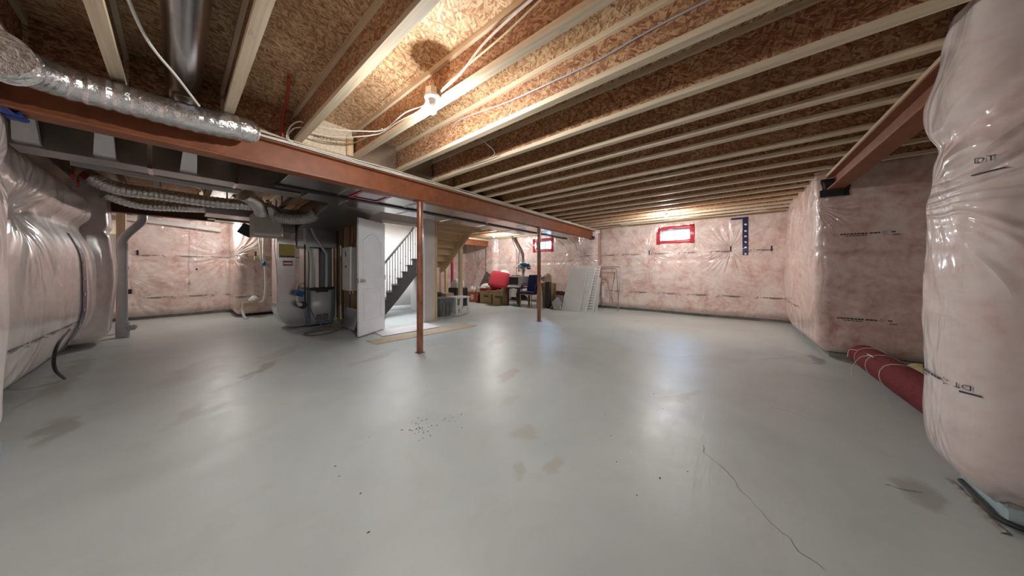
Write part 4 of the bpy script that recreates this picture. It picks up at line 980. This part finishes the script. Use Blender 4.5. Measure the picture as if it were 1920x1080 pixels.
pipe('white hose bending into the top of the white wall heater', [(2.22, 5.75, 1.62), (2.24, 5.73, 1.85), (2.26, 5.8, 2.2)], .02, M_PLASTICW, 4, 'water_hose')
pipe('red copper pipe above the white wall heater', [(2.23, 6.0, 1.61), (2.26, 6.0, 2.3)], .018, plain('copper_pipe', (.42, .12, .08), .35, .5), 3, 'water_pipe')
pipe('grey hose looping over the floor before the furnace', [(1.66, 6.6, .8), (1.66, 6.5, .4), (1.78, 6.4, .1), (1.95, 6.3, .012), (2.1, 6.1, .012), (1.85, 5.8, .012), (1.55, 5.7, .012), (1.42, 5.95, .012), (1.62, 6.1, .012), (1.95, 5.95, .012), (2.3, 5.6, .012)], .011, plain('dull_hose', (.13, .11, .09), .5), 8, 'floor_hose', 'hose')
t = thing('gas_valve', 'blue valve motor with black wheel beside the furnace', 'valve', (1.53, 6.6, .6))
put('motor', MB().rbox((1.50, 6.60, .70), (.13, .10, .11), .2, 0, .4), plain('blue_motor', (.03, .10, .28), .4, 0, .1, 8), t, bev=.008)
put('cord_loop', MB().tube(smooth([(1.48, 6.6, .76), (1.50, 6.58, .86), (1.56, 6.58, .90), (1.60, 6.6, .86)], 6), .006, 6), M_BLACK, t)
put('wheel', MB().cyl((1.55, 6.60, .47), (1.55, 6.53, .47), .07, 18), M_BLACK, t, bev=.01); put('nozzle', MB().cyl((1.50, 6.56, .49), (1.50, 6.50, .49), .035, 14), M_CHROME, t)
t = thing('heat_exchanger', 'pale grey ventilator box hung under the ceiling by foil ducts', 'ventilator', (1.0, 6.4, 1.75))
put('case', MB().box(.80, 1.16, 6.20, 6.62, 1.74, 2.12), plain('putty_enamel', (.56, .55, .50), .5, 0, .04, 5), t, bev=.01)
put('side_panel', MB().box(1.16, 1.19, 6.24, 6.60, 1.76, 2.1), M_GALV, t)
put('hanger_strap', MB().box(.84, .86, 6.3, 6.33, 2.12, 2.4).box(1.10, 1.12, 6.3, 6.33, 2.12, 2.4), M_GALV, t)
put('control_lid', MB().rbox((.80, 6.9, 1.88), (.20, .015, .20), 0, 0, .5), plain('dark_board', (.035, .06, .07), .4, 0, .3, 20), t)
put('drain_hose', MB().tube(smooth([(1.10, 6.3, 1.75), (1.08, 6.3, 1.6), (1.12, 6.35, 1.2), (1.14, 6.4, .9)], 5), .006, 6), M_CABLEG, t)
# humidifier / pump group on the stepped back wall
t = thing('pump_board', 'white pump with hoses on timber blocks before the pink wall', 'pump', (1.2, 9.2, 0))
for (a, b, c) in ((1.20, 1.55, 1.40), (.93, 1.24, .27)): put('timber_block', MB().box(a, b, 9.16, 9.24, c, c + .10), M_LUMX, t, bev=.003)
put('pump_bowl', MB().lathe((1.18, 9.12, .40), [(.06, 0), (.10, .02), (.095, .05), (.06, .10), (.035, .13)], 16), M_PLASTICW, t)
put('white_hose', MB().tube(smooth([(1.37, 9.12, 2.1), (1.36, 9.12, 1.6), (1.38, 9.1, 1.3), (1.40, 9.1, .8), (1.36, 9.1, .42), (1.26, 9.1, .36)], 6), .025, 8), M_CABLEW, t)
put('white_hose', MB().tube(smooth([(1.26, 9.12, 2.1), (1.30, 9.1, 1.6), (1.33, 9.1, 1.35), (1.48, 9.1, 1.15)], 6), .014, 8), M_CABLEW, t)
put('drain_hose', MB().tube(smooth([(.99, 9.1, .42), (.98, 9.1, .22), (1.0, 9.0, .05), (1.04, 8.95, .015)], 6), .025, 8), M_CABLEW, t)
put('blue_coupling', MB().sphere((1.36, 9.08, 1.32), .05, 10, 8, (.9, .8, 1.2)), plain('blue_coupling', (.05, .18, .42), .4), t)
# heater on the studs and the sheet leaning below it
t = thing('wall_heater', 'white tankless water heater mounted on the bare studs', 'water heater', (2.22, 5.95, .76))
put('case', MB().box(2.06, 2.30, 5.62, 6.02, .76, 1.60), M_PLASTICW, t, bev=.012)
put('display', MB().box(2.056, 2.06, 5.80, 5.87, 1.21, 1.24), M_BLACK, t)
put('badge', MB().box(2.056, 2.06, 5.81, 5.85, 1.42, 1.52), plain('dark_badge', (.08, .1, .11), .5), t)
put('drain_stub', MB().cyl((2.16, 5.75, .70), (2.16, 5.75, .76), .018, 10).cyl((2.16, 5.9, .68), (2.16, 5.9, .76), .014, 10), M_CHROME, t)
tag(put('leaning_sheet', MB().rbox((2.16, 5.85, .20), (.03, .62, .40), 0, 0, .25), M_GALV, bev=.003), 'grey metal sheet leaning on the studs below the white heater', 'sheet')

# ================================================================== SHEETS ON THE FLOOR
def flat(name, label, cat, pts, z0, th, mat):
    m = MB().prism([(p[0], p[1]) for p in pts], lambda a, b: (a, b, z0), lambda a, b: (a, b, z0 + th)); return tag(put(name, m, mat), label, cat)
flat('cardboard_sheet', 'long brown cardboard sheet lying flat on the floor behind the post', 'cardboard', [(1.95, 4.66), (1.95, 4.30), (3.93, 4.14), (3.93, 4.52)], .001, .006, M_CARDPALE)
flat('paper_sheet', 'white paper sheet lying flat in front of the doorway', 'paper', [(2.30, 5.20), (2.24, 4.72), (3.36, 4.62), (3.42, 5.22)], .008, .003, M_PAPER)
# rolled carpet in the alcove
t = thing('carpet_roll', 'dark red rolled rug tied with white string in the alcove', 'carpet', (4.5, -1.22, 0))
M_RUG = plain('maroon_rug', (.17, .012, .02), .85, 0, .25, 50, .4)
put('roll', MB().tube([(5.24, -1.20, .13), (5.2, -1.20, .13), (4.4, -1.21, .13), (3.5, -1.22, .13)], [.09, .125, .13, .13], 20), M_RUG, t)
for x in (5.0, 4.66, 4.3): put('string', MB().tube([(x + .02 * math.sin(q), -1.21 + .133 * math.sin(q * 2 * PI / 16), .13 + .133 * math.cos(q * 2 * PI / 16)) for q in range(17)], .003, 5), M_CABLEW, t)
put('string_ends', MB().tube(smooth([(4.66, -1.13, .25), (4.72, -1.06, .20), (4.7, -1.0, .08), (4.62, -.98, .01)], 5), .003, 5).tube(smooth([(4.66, -1.13, .25), (4.60, -1.08, .27), (4.50, -1.10, .26)], 5), .003, 5).tube(smooth([(5.0, -1.10, .22), (5.08, -1.06, .2), (5.05, -1.04, .12)], 5), .003, 5), M_CABLEW, t)
tag(put('foam_roll', MB().cyl((4.9, -1.48, .09), (3.4, -1.52, .09), .09, 18), plain('yellow_underlay', (.55, .45, .20), .8, 0, .15, 20), bev=.01), 'pale yellow foam roll behind the red rug in the alcove', 'roll')

# ================================================================== STORED THINGS
def cloth_lump(cx, cy, z0, sx, sy, h, seed, n=16, rough=.12):
    r2 = np.random.RandomState(seed); ph = r2.rand(8) * 6
    def fn(u, v):
        a = 2 * PI * u; q = v * PI / 2
        rr = math.cos(q) ** .7 * (1 + rough * math.sin(3 * a + ph[0]) + rough * .7 * math.sin(5 * a + ph[1] + 4 * v)) if v < 1 else 0
        zz = math.sin(q) * (1 + rough * .8 * math.sin(4 * a + ph[2] + 5 * v) * math.cos(q))
        return (cx + sx * rr * math.cos(a), cy + sy * rr * math.sin(a), z0 + h * zz)
    return MB().grid(fn, n * 2, n)
# grey tote
t = thing('storage_tote', 'grey plastic storage tote with lid beside the white stool', 'tote', (4.25, 5.72, 0))
m = MB(); m.add([(4.10, 5.62, 0), (4.40, 5.62, 0), (4.40, 5.95, 0), (4.10, 5.95, 0), (4.06, 5.58, .42), (4.44, 5.58, .42), (4.44, 5.99, .42), (4.06, 5.99, .42)], [(3, 2, 1, 0), (4, 5, 6, 7), (0, 1, 5, 4), (1, 2, 6, 5), (2, 3, 7, 6), (3, 0, 4, 7)])
M_TOTE = plain('grey_tote_plastic', (.15, .165, .175), .45, 0, .08, 6)
put('tub', m, M_TOTE, t, bev=.008); put('lid', MB().box(4.04, 4.46, 5.56, 6.01, .42, .46), M_TOTE, t, bev=.008)
put('handle', MB().box(4.16, 4.34, 5.55, 5.59, .36, .40), M_TOTE, t, bev=.006)
for xx in (4.14, 4.25, 4.36): put('rib', MB().bar((xx, 5.60, .04), (xx, 5.572, .35), .012, .012), M_TOTE, t)
# white stool
t = thing('plastic_stool', 'white plastic step stool standing beside the grey tote', 'stool', (4.72, 5.75, 0))
put('top', MB().box(4.50, 4.98, 5.52, 5.92, .42, .46), M_PLASTICW, t, bev=.01)
for xx, yy in ((4.52, 5.54), (4.92, 5.54), (4.52, 5.86), (4.92, 5.86)): put('leg', MB().box(xx, xx + .045, yy, yy + .045, 0, .42), M_PLASTICW, t, bev=.004)
for yy in (5.545, 5.87): 
    put('rail', MB().box(4.56, 4.92, yy, yy + .025, .15, .19), M_PLASTICW, t); put('upright', MB().box(4.72, 4.75, yy, yy + .025, .0, .42), M_PLASTICW, t)
put('side_panel', MB().box(4.525, 4.545, 5.58, 5.86, .04, .42), M_PLASTICW, t)
def carton(label, x0, x1, y0, y1, z0, z1, mat, flaps=(), group=None, stripe=None):
    t = thing('cardboard_box', label, 'box', ((x0 + x1) / 2, (y0 + y1) / 2, z0))
    th = .008; m = MB().box(x0, x1, y0, y0 + th, z0, z1).box(x0, x1, y1 - th, y1, z0, z1).box(x0, x0 + th, y0, y1, z0, z1).box(x1 - th, x1, y0, y1, z0, z1).box(x0, x1, y0, y1, z0, z0 + th)
    if not flaps: m.box(x0, x1, y0, y1, z1 - th, z1)
    put('carton', m, mat, t)
    for (a, b, drop) in flaps:          # hinge line a-b at the rim, drop vector
        a = Vector(a); b = Vector(b); d = Vector(drop); mm = MB().add([a, b, b + d, a + d], [(0, 1, 2, 3)]); put('flap', mm, mat, t, solid=.006)
    if stripe:
        for s_ in stripe: put('printed_mark', MB().box(*s_[0]), s_[1], t)
    return t
M_GREENINK = plain('green_print', (.05, .14, .04), .6); M_BROWNINK = plain('brown_print', (.10, .06, .03), .7)
carton('brown cardboard box under the red cushion, nearer the stairs', 6.82, 7.25, 6.50, 7.05, 0, .44, M_CARD, (), None, [((6.816, 6.82, 6.62, 6.86, .22, .28), M_BROWNINK)])
carton('open brown cardboard box with its flap out and green print', 6.70, 7.15, 5.98, 6.44, 0, .42, M_CARD, [((6.70, 5.98, .42), (6.70, 6.44, .42), (-.20, .0, .08)), ((6.70, 5.98, .42), (7.15, 5.98, .42), (0, -.08, .16))], None,
       [((6.695, 6.70, 6.30, 6.38, .03, .34), M_GREENINK), ((6.72, 6.82, 5.975, 5.98, .05, .30), M_GREENINK), ((6.695, 6.70, 5.98, 6.2, .24, .30), M_BROWNINK)])
M_ORANGE = plain('orange_carton', (.52, .14, .05), .6, 0, .3, 22)
carton('orange printed carton with white emblem beside the stairs post', 6.78, 7.12, 7.22, 7.66, 0, .36, M_ORANGE, (), None, [((6.775, 6.78, 7.34, 7.48, .10, .27), M_PAPER)])
for i, (yy, rr, hh, lab) in enumerate(((7.56, .055, .20, 'taller white jar on the orange carton, nearer the stairs'), (7.42, .05, .17, 'shorter white jar on the orange carton'))):
    t = thing('jar', lab, 'jar', (6.9, yy, .36)); put('jar_body', MB().lathe((6.9, yy, .361), [(rr * .9, 0), (rr, .02), (rr, hh - .04), (rr * .8, hh - .02)], 16), M_PLASTICW, t); put('cap', MB().lathe((6.9, yy, .361), [(rr * .82, hh - .02), (rr * .82, hh + .01)], 16), M_PLASTICW, t)
tag(put('canvas_bag', cloth_lump(6.95, 7.28, .362, .10, .10, .22, 3), plain('beige_canvas', (.42, .38, .33), .8)), 'small beige bag on the orange carton', 'bag')
tag(put('black_sack', cloth_lump(6.98, 7.13, 0, .16, .065, .34, 4), M_BLACK), 'black sack slumped between the orange and brown boxes', 'bag')
tag(put('garment_bundle', cloth_lump(7.52, 7.14, .0, .22, .22, .92, 5, 16, .18), plain('dark_green_cloth', (.02, .05, .03), .6, 0, .6, 12)), 'dark green and black bundle behind the cardboard boxes', 'bundle')
tag(put('duvet_pile', cloth_lump(7.62, 6.58, .0, .26, .36, 1.16, 6, 20, .13), plain('grey_white_duvet', (.60, .58, .56), .85, 0, .25, 6, .4)), 'greyish white duvet heap behind the red cushions', 'bedding')
tag(put('folded_blanket', cloth_lump(6.93, 6.78, .53, .20, .28, .16, 8, 14, .16), plain('cream_blanket', (.72, .67, .60), .85, 0, .2, 14, .3)), 'cream blanket folded over the flat red cushion', 'bedding')
def pad(label, c, size, rz, rx, ry):
    t = thing('red_cushion', label, 'cushion', c)
    M = Matrix.Rotation(rz, 3, 'Z') @ Matrix.Rotation(ry, 3, 'Y') @ Matrix.Rotation(rx, 3, 'X')
    def half(sg):
        def fn(u, v):
            a, b = 2 * u - 1, 2 * v - 1; e = (1 - abs(a) ** 5) * (1 - abs(b) ** 5); k = 1 - .06 * (a * a * b * b)
            return Vector(c) + M @ Vector((a * size[0] / 2 * k, b * size[1] / 2 * k, sg * size[2] / 2 * (.25 + .75 * max(0, e) ** .4)))
        return fn
    m = MB().grid(half(1), 14, 14).grid(half(-1), 14, 14)
    n = 15; rim = [i for i in range(15)] + [15 * j + 14 for j in range(1, 15)] + [15 * 14 + i for i in range(13, -1, -1)] + [15 * j for j in range(13, 0, -1)]
    m.f += [(rim[i], rim[(i + 1) % len(rim)], rim[(i + 1) % len(rim)] + 225, rim[i] + 225) for i in range(len(rim))]
    put('pad', m, M_RED, t)
    put('piping', MB().tube([m.v[i] for i in rim] + [m.v[rim[0]]], .008, 5), M_RED, t)
    return t
pad('flat red cushion lying on the brown cardboard box', (6.98, 6.78, .48), (.44, .56, .085), 0, 0, 0)
pad('large red cushion leaning over the open cardboard box', (6.90, 6.20, .84), (.66, .64, .09), .35, .28, -.85)
pad('second red cushion stacked beneath the large leaning one', (6.985, 6.215, .765), (.66, .62, .09), .35, .28, -.85)
# side table with oven
t = thing('side_table', 'dark wooden side table under the counter oven', 'table', (7.15, 5.5, 0))
M_DK = plain('dark_table_wood', (.05, .03, .022), .4, 0, .3, 20)
put('table_top', MB().box(6.85, 7.45, 5.28, 5.83, .56, .60), M_DK, t, bev=.005)
for xx, yy in ((6.87, 5.30), (7.39, 5.30), (6.87, 5.77), (7.39, 5.77)): put('leg', MB().box(xx, xx + .045, yy, yy + .045, 0, .56), M_DK, t)
put('shelf', MB().box(6.88, 7.42, 5.31, 5.80, .18, .20), M_DK, t)
tag(put('magazine_stack', MB().rbox((6.95, 5.55, .62), (.26, .44, .025), .2).rbox((6.93, 5.62, .64), (.24, .30, .02), -.3), M_PAPER), 'pile of papers hanging over the side table edge', 'papers')
tag(put('white_cloth', cloth_lump(6.82, 5.50, .30, .03, .10, .28, 12), M_PAPER), 'white cloth draped down the side table front', 'cloth')
tag(put('shelf_clutter', cloth_lump(7.1, 5.5, .205, .2, .22, .2, 14, 14, .25), plain('dark_clutter', (.05, .045, .045), .6, 0, .8, 30)), 'dark bundle of clutter on the side table lower shelf', 'bundle')
t = thing('microwave', 'silver microwave oven with dark door on the side table', 'microwave', (7.12, 5.5, .60))
M_SILV = plain('silver_plastic', (.46, .44, .42), .4, .3, .04, 5)
put('case', MB().box(6.93, 7.30, 5.24, 5.80, .655, .955), M_SILV, t, bev=.008)
put('door_glass', MB().box(6.922, 6.93, 5.40, 5.785, .685, .93), M_BLACK, t, bev=.004)
put('control_panel', MB().box(6.922, 6.93, 5.25, 5.38, .685, .93), M_SILV, t)
for yy in (5.26, 5.72): put('foot', MB().box(6.95, 7.28, yy, yy + .05, .632, .655), M_BLACK, t)
tag(put('folded_newspaper', MB().rbox((7.10, 5.60, .967), (.22, .30, .02), .3).rbox((7.08, 5.62, .985), (.18, .2, .015), -.2), plain('newsprint_blue', (.30, .34, .42), .7, 0, .4, 30)), 'folded printed papers on top of the microwave', 'papers')
t = thing('flower_vase', 'glass vase of white and blue artificial flowers on the microwave', 'flowers', (7.15, 5.36, .956))
put('vase', MB().lathe((7.15, 5.36, .957), [(.04, 0), (.028, .03), (.024, .10), (.036, .20), (.05, .24)], 14), plain('smoky_glass', (.35, .38, .38), .1, 0, .05, 5), t)
M_PET = (plain('white_petals', (.80, .82, .80), .7), plain('blue_petals', (.04, .10, .22), .6), plain('green_leaves', (.03, .09, .06), .6), plain('teal_leaves', (.16, .30, .30), .6))
r3 = random.Random(5)
for k in range(44):
    a = r3.random() * 2 * PI; el = r3.uniform(-.35, 1.2); R3 = r3.uniform(.12, .20)
    c = (7.15 + R3 * math.cos(el) * math.cos(a), 5.36 + R3 * math.cos(el) * math.sin(a), 1.26 + R3 * .8 * math.sin(el))
    kind = 0 if (c[1] > 5.38 or c[2] > 1.36) and r3.random() < .85 else r3.choice((0, 1, 1, 2, 3, 2))
    m = MB()
    if kind < 2:
        for q in range(5): m.sphere((c[0] + .03 * math.cos(q * 1.256), c[1] + .03 * math.sin(q * 1.256), c[2]), .042, 7, 5, (1, 1, .8))
        put('blossom', m, M_PET[kind], t)
    else:
        d = Vector((math.cos(el) * math.cos(a), math.cos(el) * math.sin(a), math.sin(el)))
        s_ = d.cross(Vector((0, 0, 1))).normalized() * .025; p = Vector(c)
        m.add([p - d * .06, p + s_, p + d * .055, p - s_], [(0, 1, 2, 3)]); put('leaf', m, M_PET[kind], t, solid=.003)
    if k % 4 == 0: put('stem', MB().tube([(7.15, 5.36, 1.0), ((c[0] + 7.15) / 2, (c[1] + 5.36) / 2, 1.2), c], .004, 5), M_PET[2], t)
# blue chair
t = thing('dining_chair', 'navy velvet dining chair with brass legs in front of the side table', 'chair', (6.95, 4.98, 0))
M_NAVY = plain('navy_velvet', (.012, .018, .10), .75, 0, .3, 30, .1); M_BRASS = plain('pale_brass', (.55, .45, .30), .3, .9, .06, 10)
put('seat', MB().box(6.76, 7.20, 4.76, 5.22, .42, .50), M_NAVY, t, bev=.025)
m = MB().grid(lambda u, v: (7.16 + .13 * v + .03 * math.sin(PI * u), 4.76 + .46 * u, .50 + .50 * v), 10, 8); put('backrest', m, M_NAVY, t, solid=.06, bev=.015)
for xx, yy in ((6.775, 4.775), (6.775, 5.185), (7.19, 4.775), (7.19, 5.185)): put('leg', MB().box(xx, xx + .022, yy, yy + .022, 0, .42), M_BRASS, t)
put('seat_rail', MB().box(6.77, 6.79, 4.78, 5.20, .395, .42).box(6.78, 7.2, 4.775, 4.795, .395, .42).box(6.78, 7.2, 5.185, 5.205, .395, .42), M_BRASS, t)
for yy in (4.735, 5.245):
    put('armrest', MB().tube(smooth([(7.18, yy, .72), (6.98, yy, .72), (6.92, yy, .66), (6.92, yy, .47)], 5), .016, 8), M_NAVY, t)
# things right of the second post
tag(put('instrument_case', MB().rbox((7.17, 4.42, .40), (.14, .18, .80), .2), M_BLACK, bev=.04), 'tall black case standing behind the second steel post', 'case')
tag(put('garment_drape', cloth_lump(7.0, 4.62, 0, .08, .09, .70, 21), plain('grey_coat', (.35, .33, .33), .8)), 'grey garment slumped beside the blue chair', 'garment')
t = thing('tan_lampshade', 'brown fabric lampshade lying tilted behind the chair back', 'lampshade', (7.4, 4.55, .72))
m = MB().lathe((0, 0, 0), [(.07, .16), (.20, -.08)], 18); Mr = Matrix.Rotation(.5, 3, 'X'); m.v = [tuple(Vector((7.42, 4.62, .88)) + Mr @ Vector(p)) for p in m.v]; put('shade', m, plain('tan_shade', (.36, .26, .19), .7, 0, .2, 10), t)
tag(put('support_carton', MB().box(7.28, 7.60, 4.40, 4.86, 0, .74), M_CARD), 'tall plain carton behind the black case', 'box')
carton('white carton holding a dark patterned cloth', 7.55, 7.95, 4.05, 4.62, 0, .38, plain('white_carton', (.66, .63, .64), .7, 0, .12, 14))
tag(put('patterned_cloth', cloth_lump(7.74, 4.36, .382, .17, .24, .11, 31, 14, .2), plain('dark_floral', (.14, .07, .09), .8, 0, .9, 26)), 'dark floral cloth heaped on the white carton', 'cloth')
tag(put('wicker_ornament', MB().tube(smooth([(7.12, 4.30, .01), (7.10, 4.22, .10), (7.16, 4.14, .16), (7.10, 4.10, .24), (7.18, 4.05, .32)], 5), .035, 8).tube(smooth([(7.1, 4.22, .02), (7.18, 4.12, .12), (7.08, 4.05, .2)], 5), .03, 8), plain('golden_wicker', (.38, .24, .10), .6, 0, .5, 40)), 'golden twisted wicker ornament before the white carton', 'ornament')
carton('low white carton at the foot of the leaning panels', 7.0, 7.22, 3.93, 4.16, 0, .16, plain('pinkish_white_carton', (.68, .60, .58), .7, 0, .06, 10))
tag(put('paper_scraps', MB().rbox((6.86, 4.36, .006), (.18, .22, .008), .3).rbox((6.80, 4.22, .006), (.10, .14, .008), 1.), M_PAPER), 'white paper scraps on the floor behind the second post', 'papers')
carton('brown carton behind the white carton near the panels', 7.72, 8.0, 3.78, 4.02, 0, .50, M_CARD)
# leaning white panels
def lean(label, name, y0, y1, xb, H_, th, tilt, mat, slats=0, shear=0.):
    t = thing(name, label, 'panel', (xb, (y0 + y1) / 2, 0))
    M = Matrix.Rotation(tilt, 3, 'Y')
    def tr(mm): mm.v = [tuple(Vector((xb, 0, 0)) + M @ Vector((p[0], 0, p[2])) + Vector((0, p[1] - shear * p[2], 0))) for p in mm.v]; return mm
    if not slats: put('board', tr(MB().box(0, th, y0, y1, 0, H_)), mat, t, bev=.004)
    else:
        for a, b, c, d in ((y0, y1, 0, .05), (y0, y1, H_ - .05, H_), (y0, y0 + .025, .05, H_ - .05), (y1 - .025, y1, .05, H_ - .05)): put('frame_bar', tr(MB().box(0, th, a, b, c, d)), mat, t)
        for k in range(slats):
            z = .10 + (H_ - .2) * k / (slats - 1); put('slat', tr(MB().box(.006, th - .006, y0 + .025, y1 - .025, z - .022, z + .022)), mat, t)
    return t
M_PANEL = plain('off_white_panel', (.66, .655, .64), .5, 0, .04, 4)
lean('large plain white panel leaning in front of the crib sides', 'plain_headboard', 3.34, 3.90, 7.04, 1.24, .02, .26, M_PANEL, 0, .09)
lean('slatted white crib side leaning directly behind the plain panel', 'crib_side', 3.20, 3.86, 7.16, 1.27, .03, .24, M_PLASTICW, 15, .12)
lean('rear white crib side leaning closest to the pink wall', 'crib_side', 3.08, 3.84, 7.36, 1.32, .03, .22, M_PLASTICW, 15, .08)
lean('narrow white board leaning at the right of the crib sides', 'white_board', 3.02, 3.3, 7.50, .96, .025, .22, M_PANEL, 0, .02)
tag(put('grey_plate', MB().rbox((7.0, 4.02, .20), (.012, .26, .26), 0, .785, .2), plain('grey_plate', (.42, .42, .43), .5)), 'grey square plate at the lower corner of the white panel', 'plate')
# wire drying rack
t = thing('drying_rack', 'thin metal folding drying rack standing before the pink wall', 'rack', (7.9, 2.85, 0))
M_WIRE = plain('dull_wire', (.34, .31, .28), .4, .6, .1, 10)
def fr(xb, xt, y0, y1, H_): 
    pts = [(xb, y0, .01), (xb + (xt - xb) * .97, y0, H_ - .03), (xt, y0 + .03, H_), (xt, y1 - .03, H_), (xb + (xt - xb) * .97, y1, H_ - .03), (xb, y1, .01)]; return MB().tube(pts, .011, 8)
put('leg_frame', fr(7.72, 7.98, 2.52, 3.12, 1.25), M_WIRE, t); put('leg_frame', fr(8.08, 7.86, 2.60, 3.08, 1.2), M_WIRE, t)
for k in range(7):
    z = .2 + .15 * k; put('wire', MB().cyl((7.72 + .26 * z / 1.25, 2.52, z), (7.72 + .26 * z / 1.25, 3.12, z), .003, 5), M_WIRE, t)
put('tag', MB().box(7.80, 7.81, 2.92, 3.0, .36, .70), M_PAPER, t)
# round vent duct coming down the far wall
t = thing('wall_vent', 'grey metal vent duct running down the pink wall behind the flowers', 'duct', (8.02, 6.2, 1.2))
put('pipe', MB().tube(smooth([(8.02, 6.2, 1.1), (8.02, 6.21, 1.6), (8.02, 6.23, 1.86), (8.02, 6.42, 2.2), (8.02, 6.52, 2.4)], 5), .055, 16), M_GALV, t)
put('elbow_band', MB().cyl((8.02, 6.21, 1.84), (8.02, 6.24, 1.90), .06, 16), M_GALV, t)
put('strap', MB().tube([(8.02 + .058 * math.cos(q), 6.53 + .058 * math.sin(q), 2.42) for q in np.linspace(0, 2 * PI, 13)], .012, 5), plain('green_strap', (.10, .35, .2), .5), t)
# corner under the stairs
tag(put('black_case', MB().rbox((5.75, 6.95, .30), (.5, .4, .60), .1), M_BLACK, bev=.03), 'black case standing in the dark below the stairs', 'case')
tag(put('white_bag', cloth_lump(5.75, 6.95, .602, .22, .18, .28, 41), plain('white_bag', (.62, .60, .60), .6, 0, .2, 14)), 'white plastic bag lying on the black case below the stairs', 'bag')
carton('plain brown carton behind the white stool', 4.75, 5.05, 6.28, 6.60, 0, .50, M_CARDPALE)
t = thing('wicker_bowl', 'dark brown wicker bowl on a small stand behind the grey tote', 'bowl', (4.5, 6.35, 0))
put('bowl', MB().lathe((4.5, 6.42, .36), [(.09, 0), (.15, .05), (.185, .17), (.175, .18), (.13, .07), (.02, .03)], 20), plain('dark_wicker', (.07, .035, .03), .6, 0, .4, 40), t)
put('stand', MB().box(4.36, 4.64, 6.28, 6.56, 0, .36), M_DK, t)
tag(put('leaning_board', MB().rbox((7.72, 7.72, .52), (.02, .5, 1.1), 0, .45, .15), plain('plum_board', (.14, .085, .085), .6)), 'dark plum board leaning against the far pilaster', 'board')
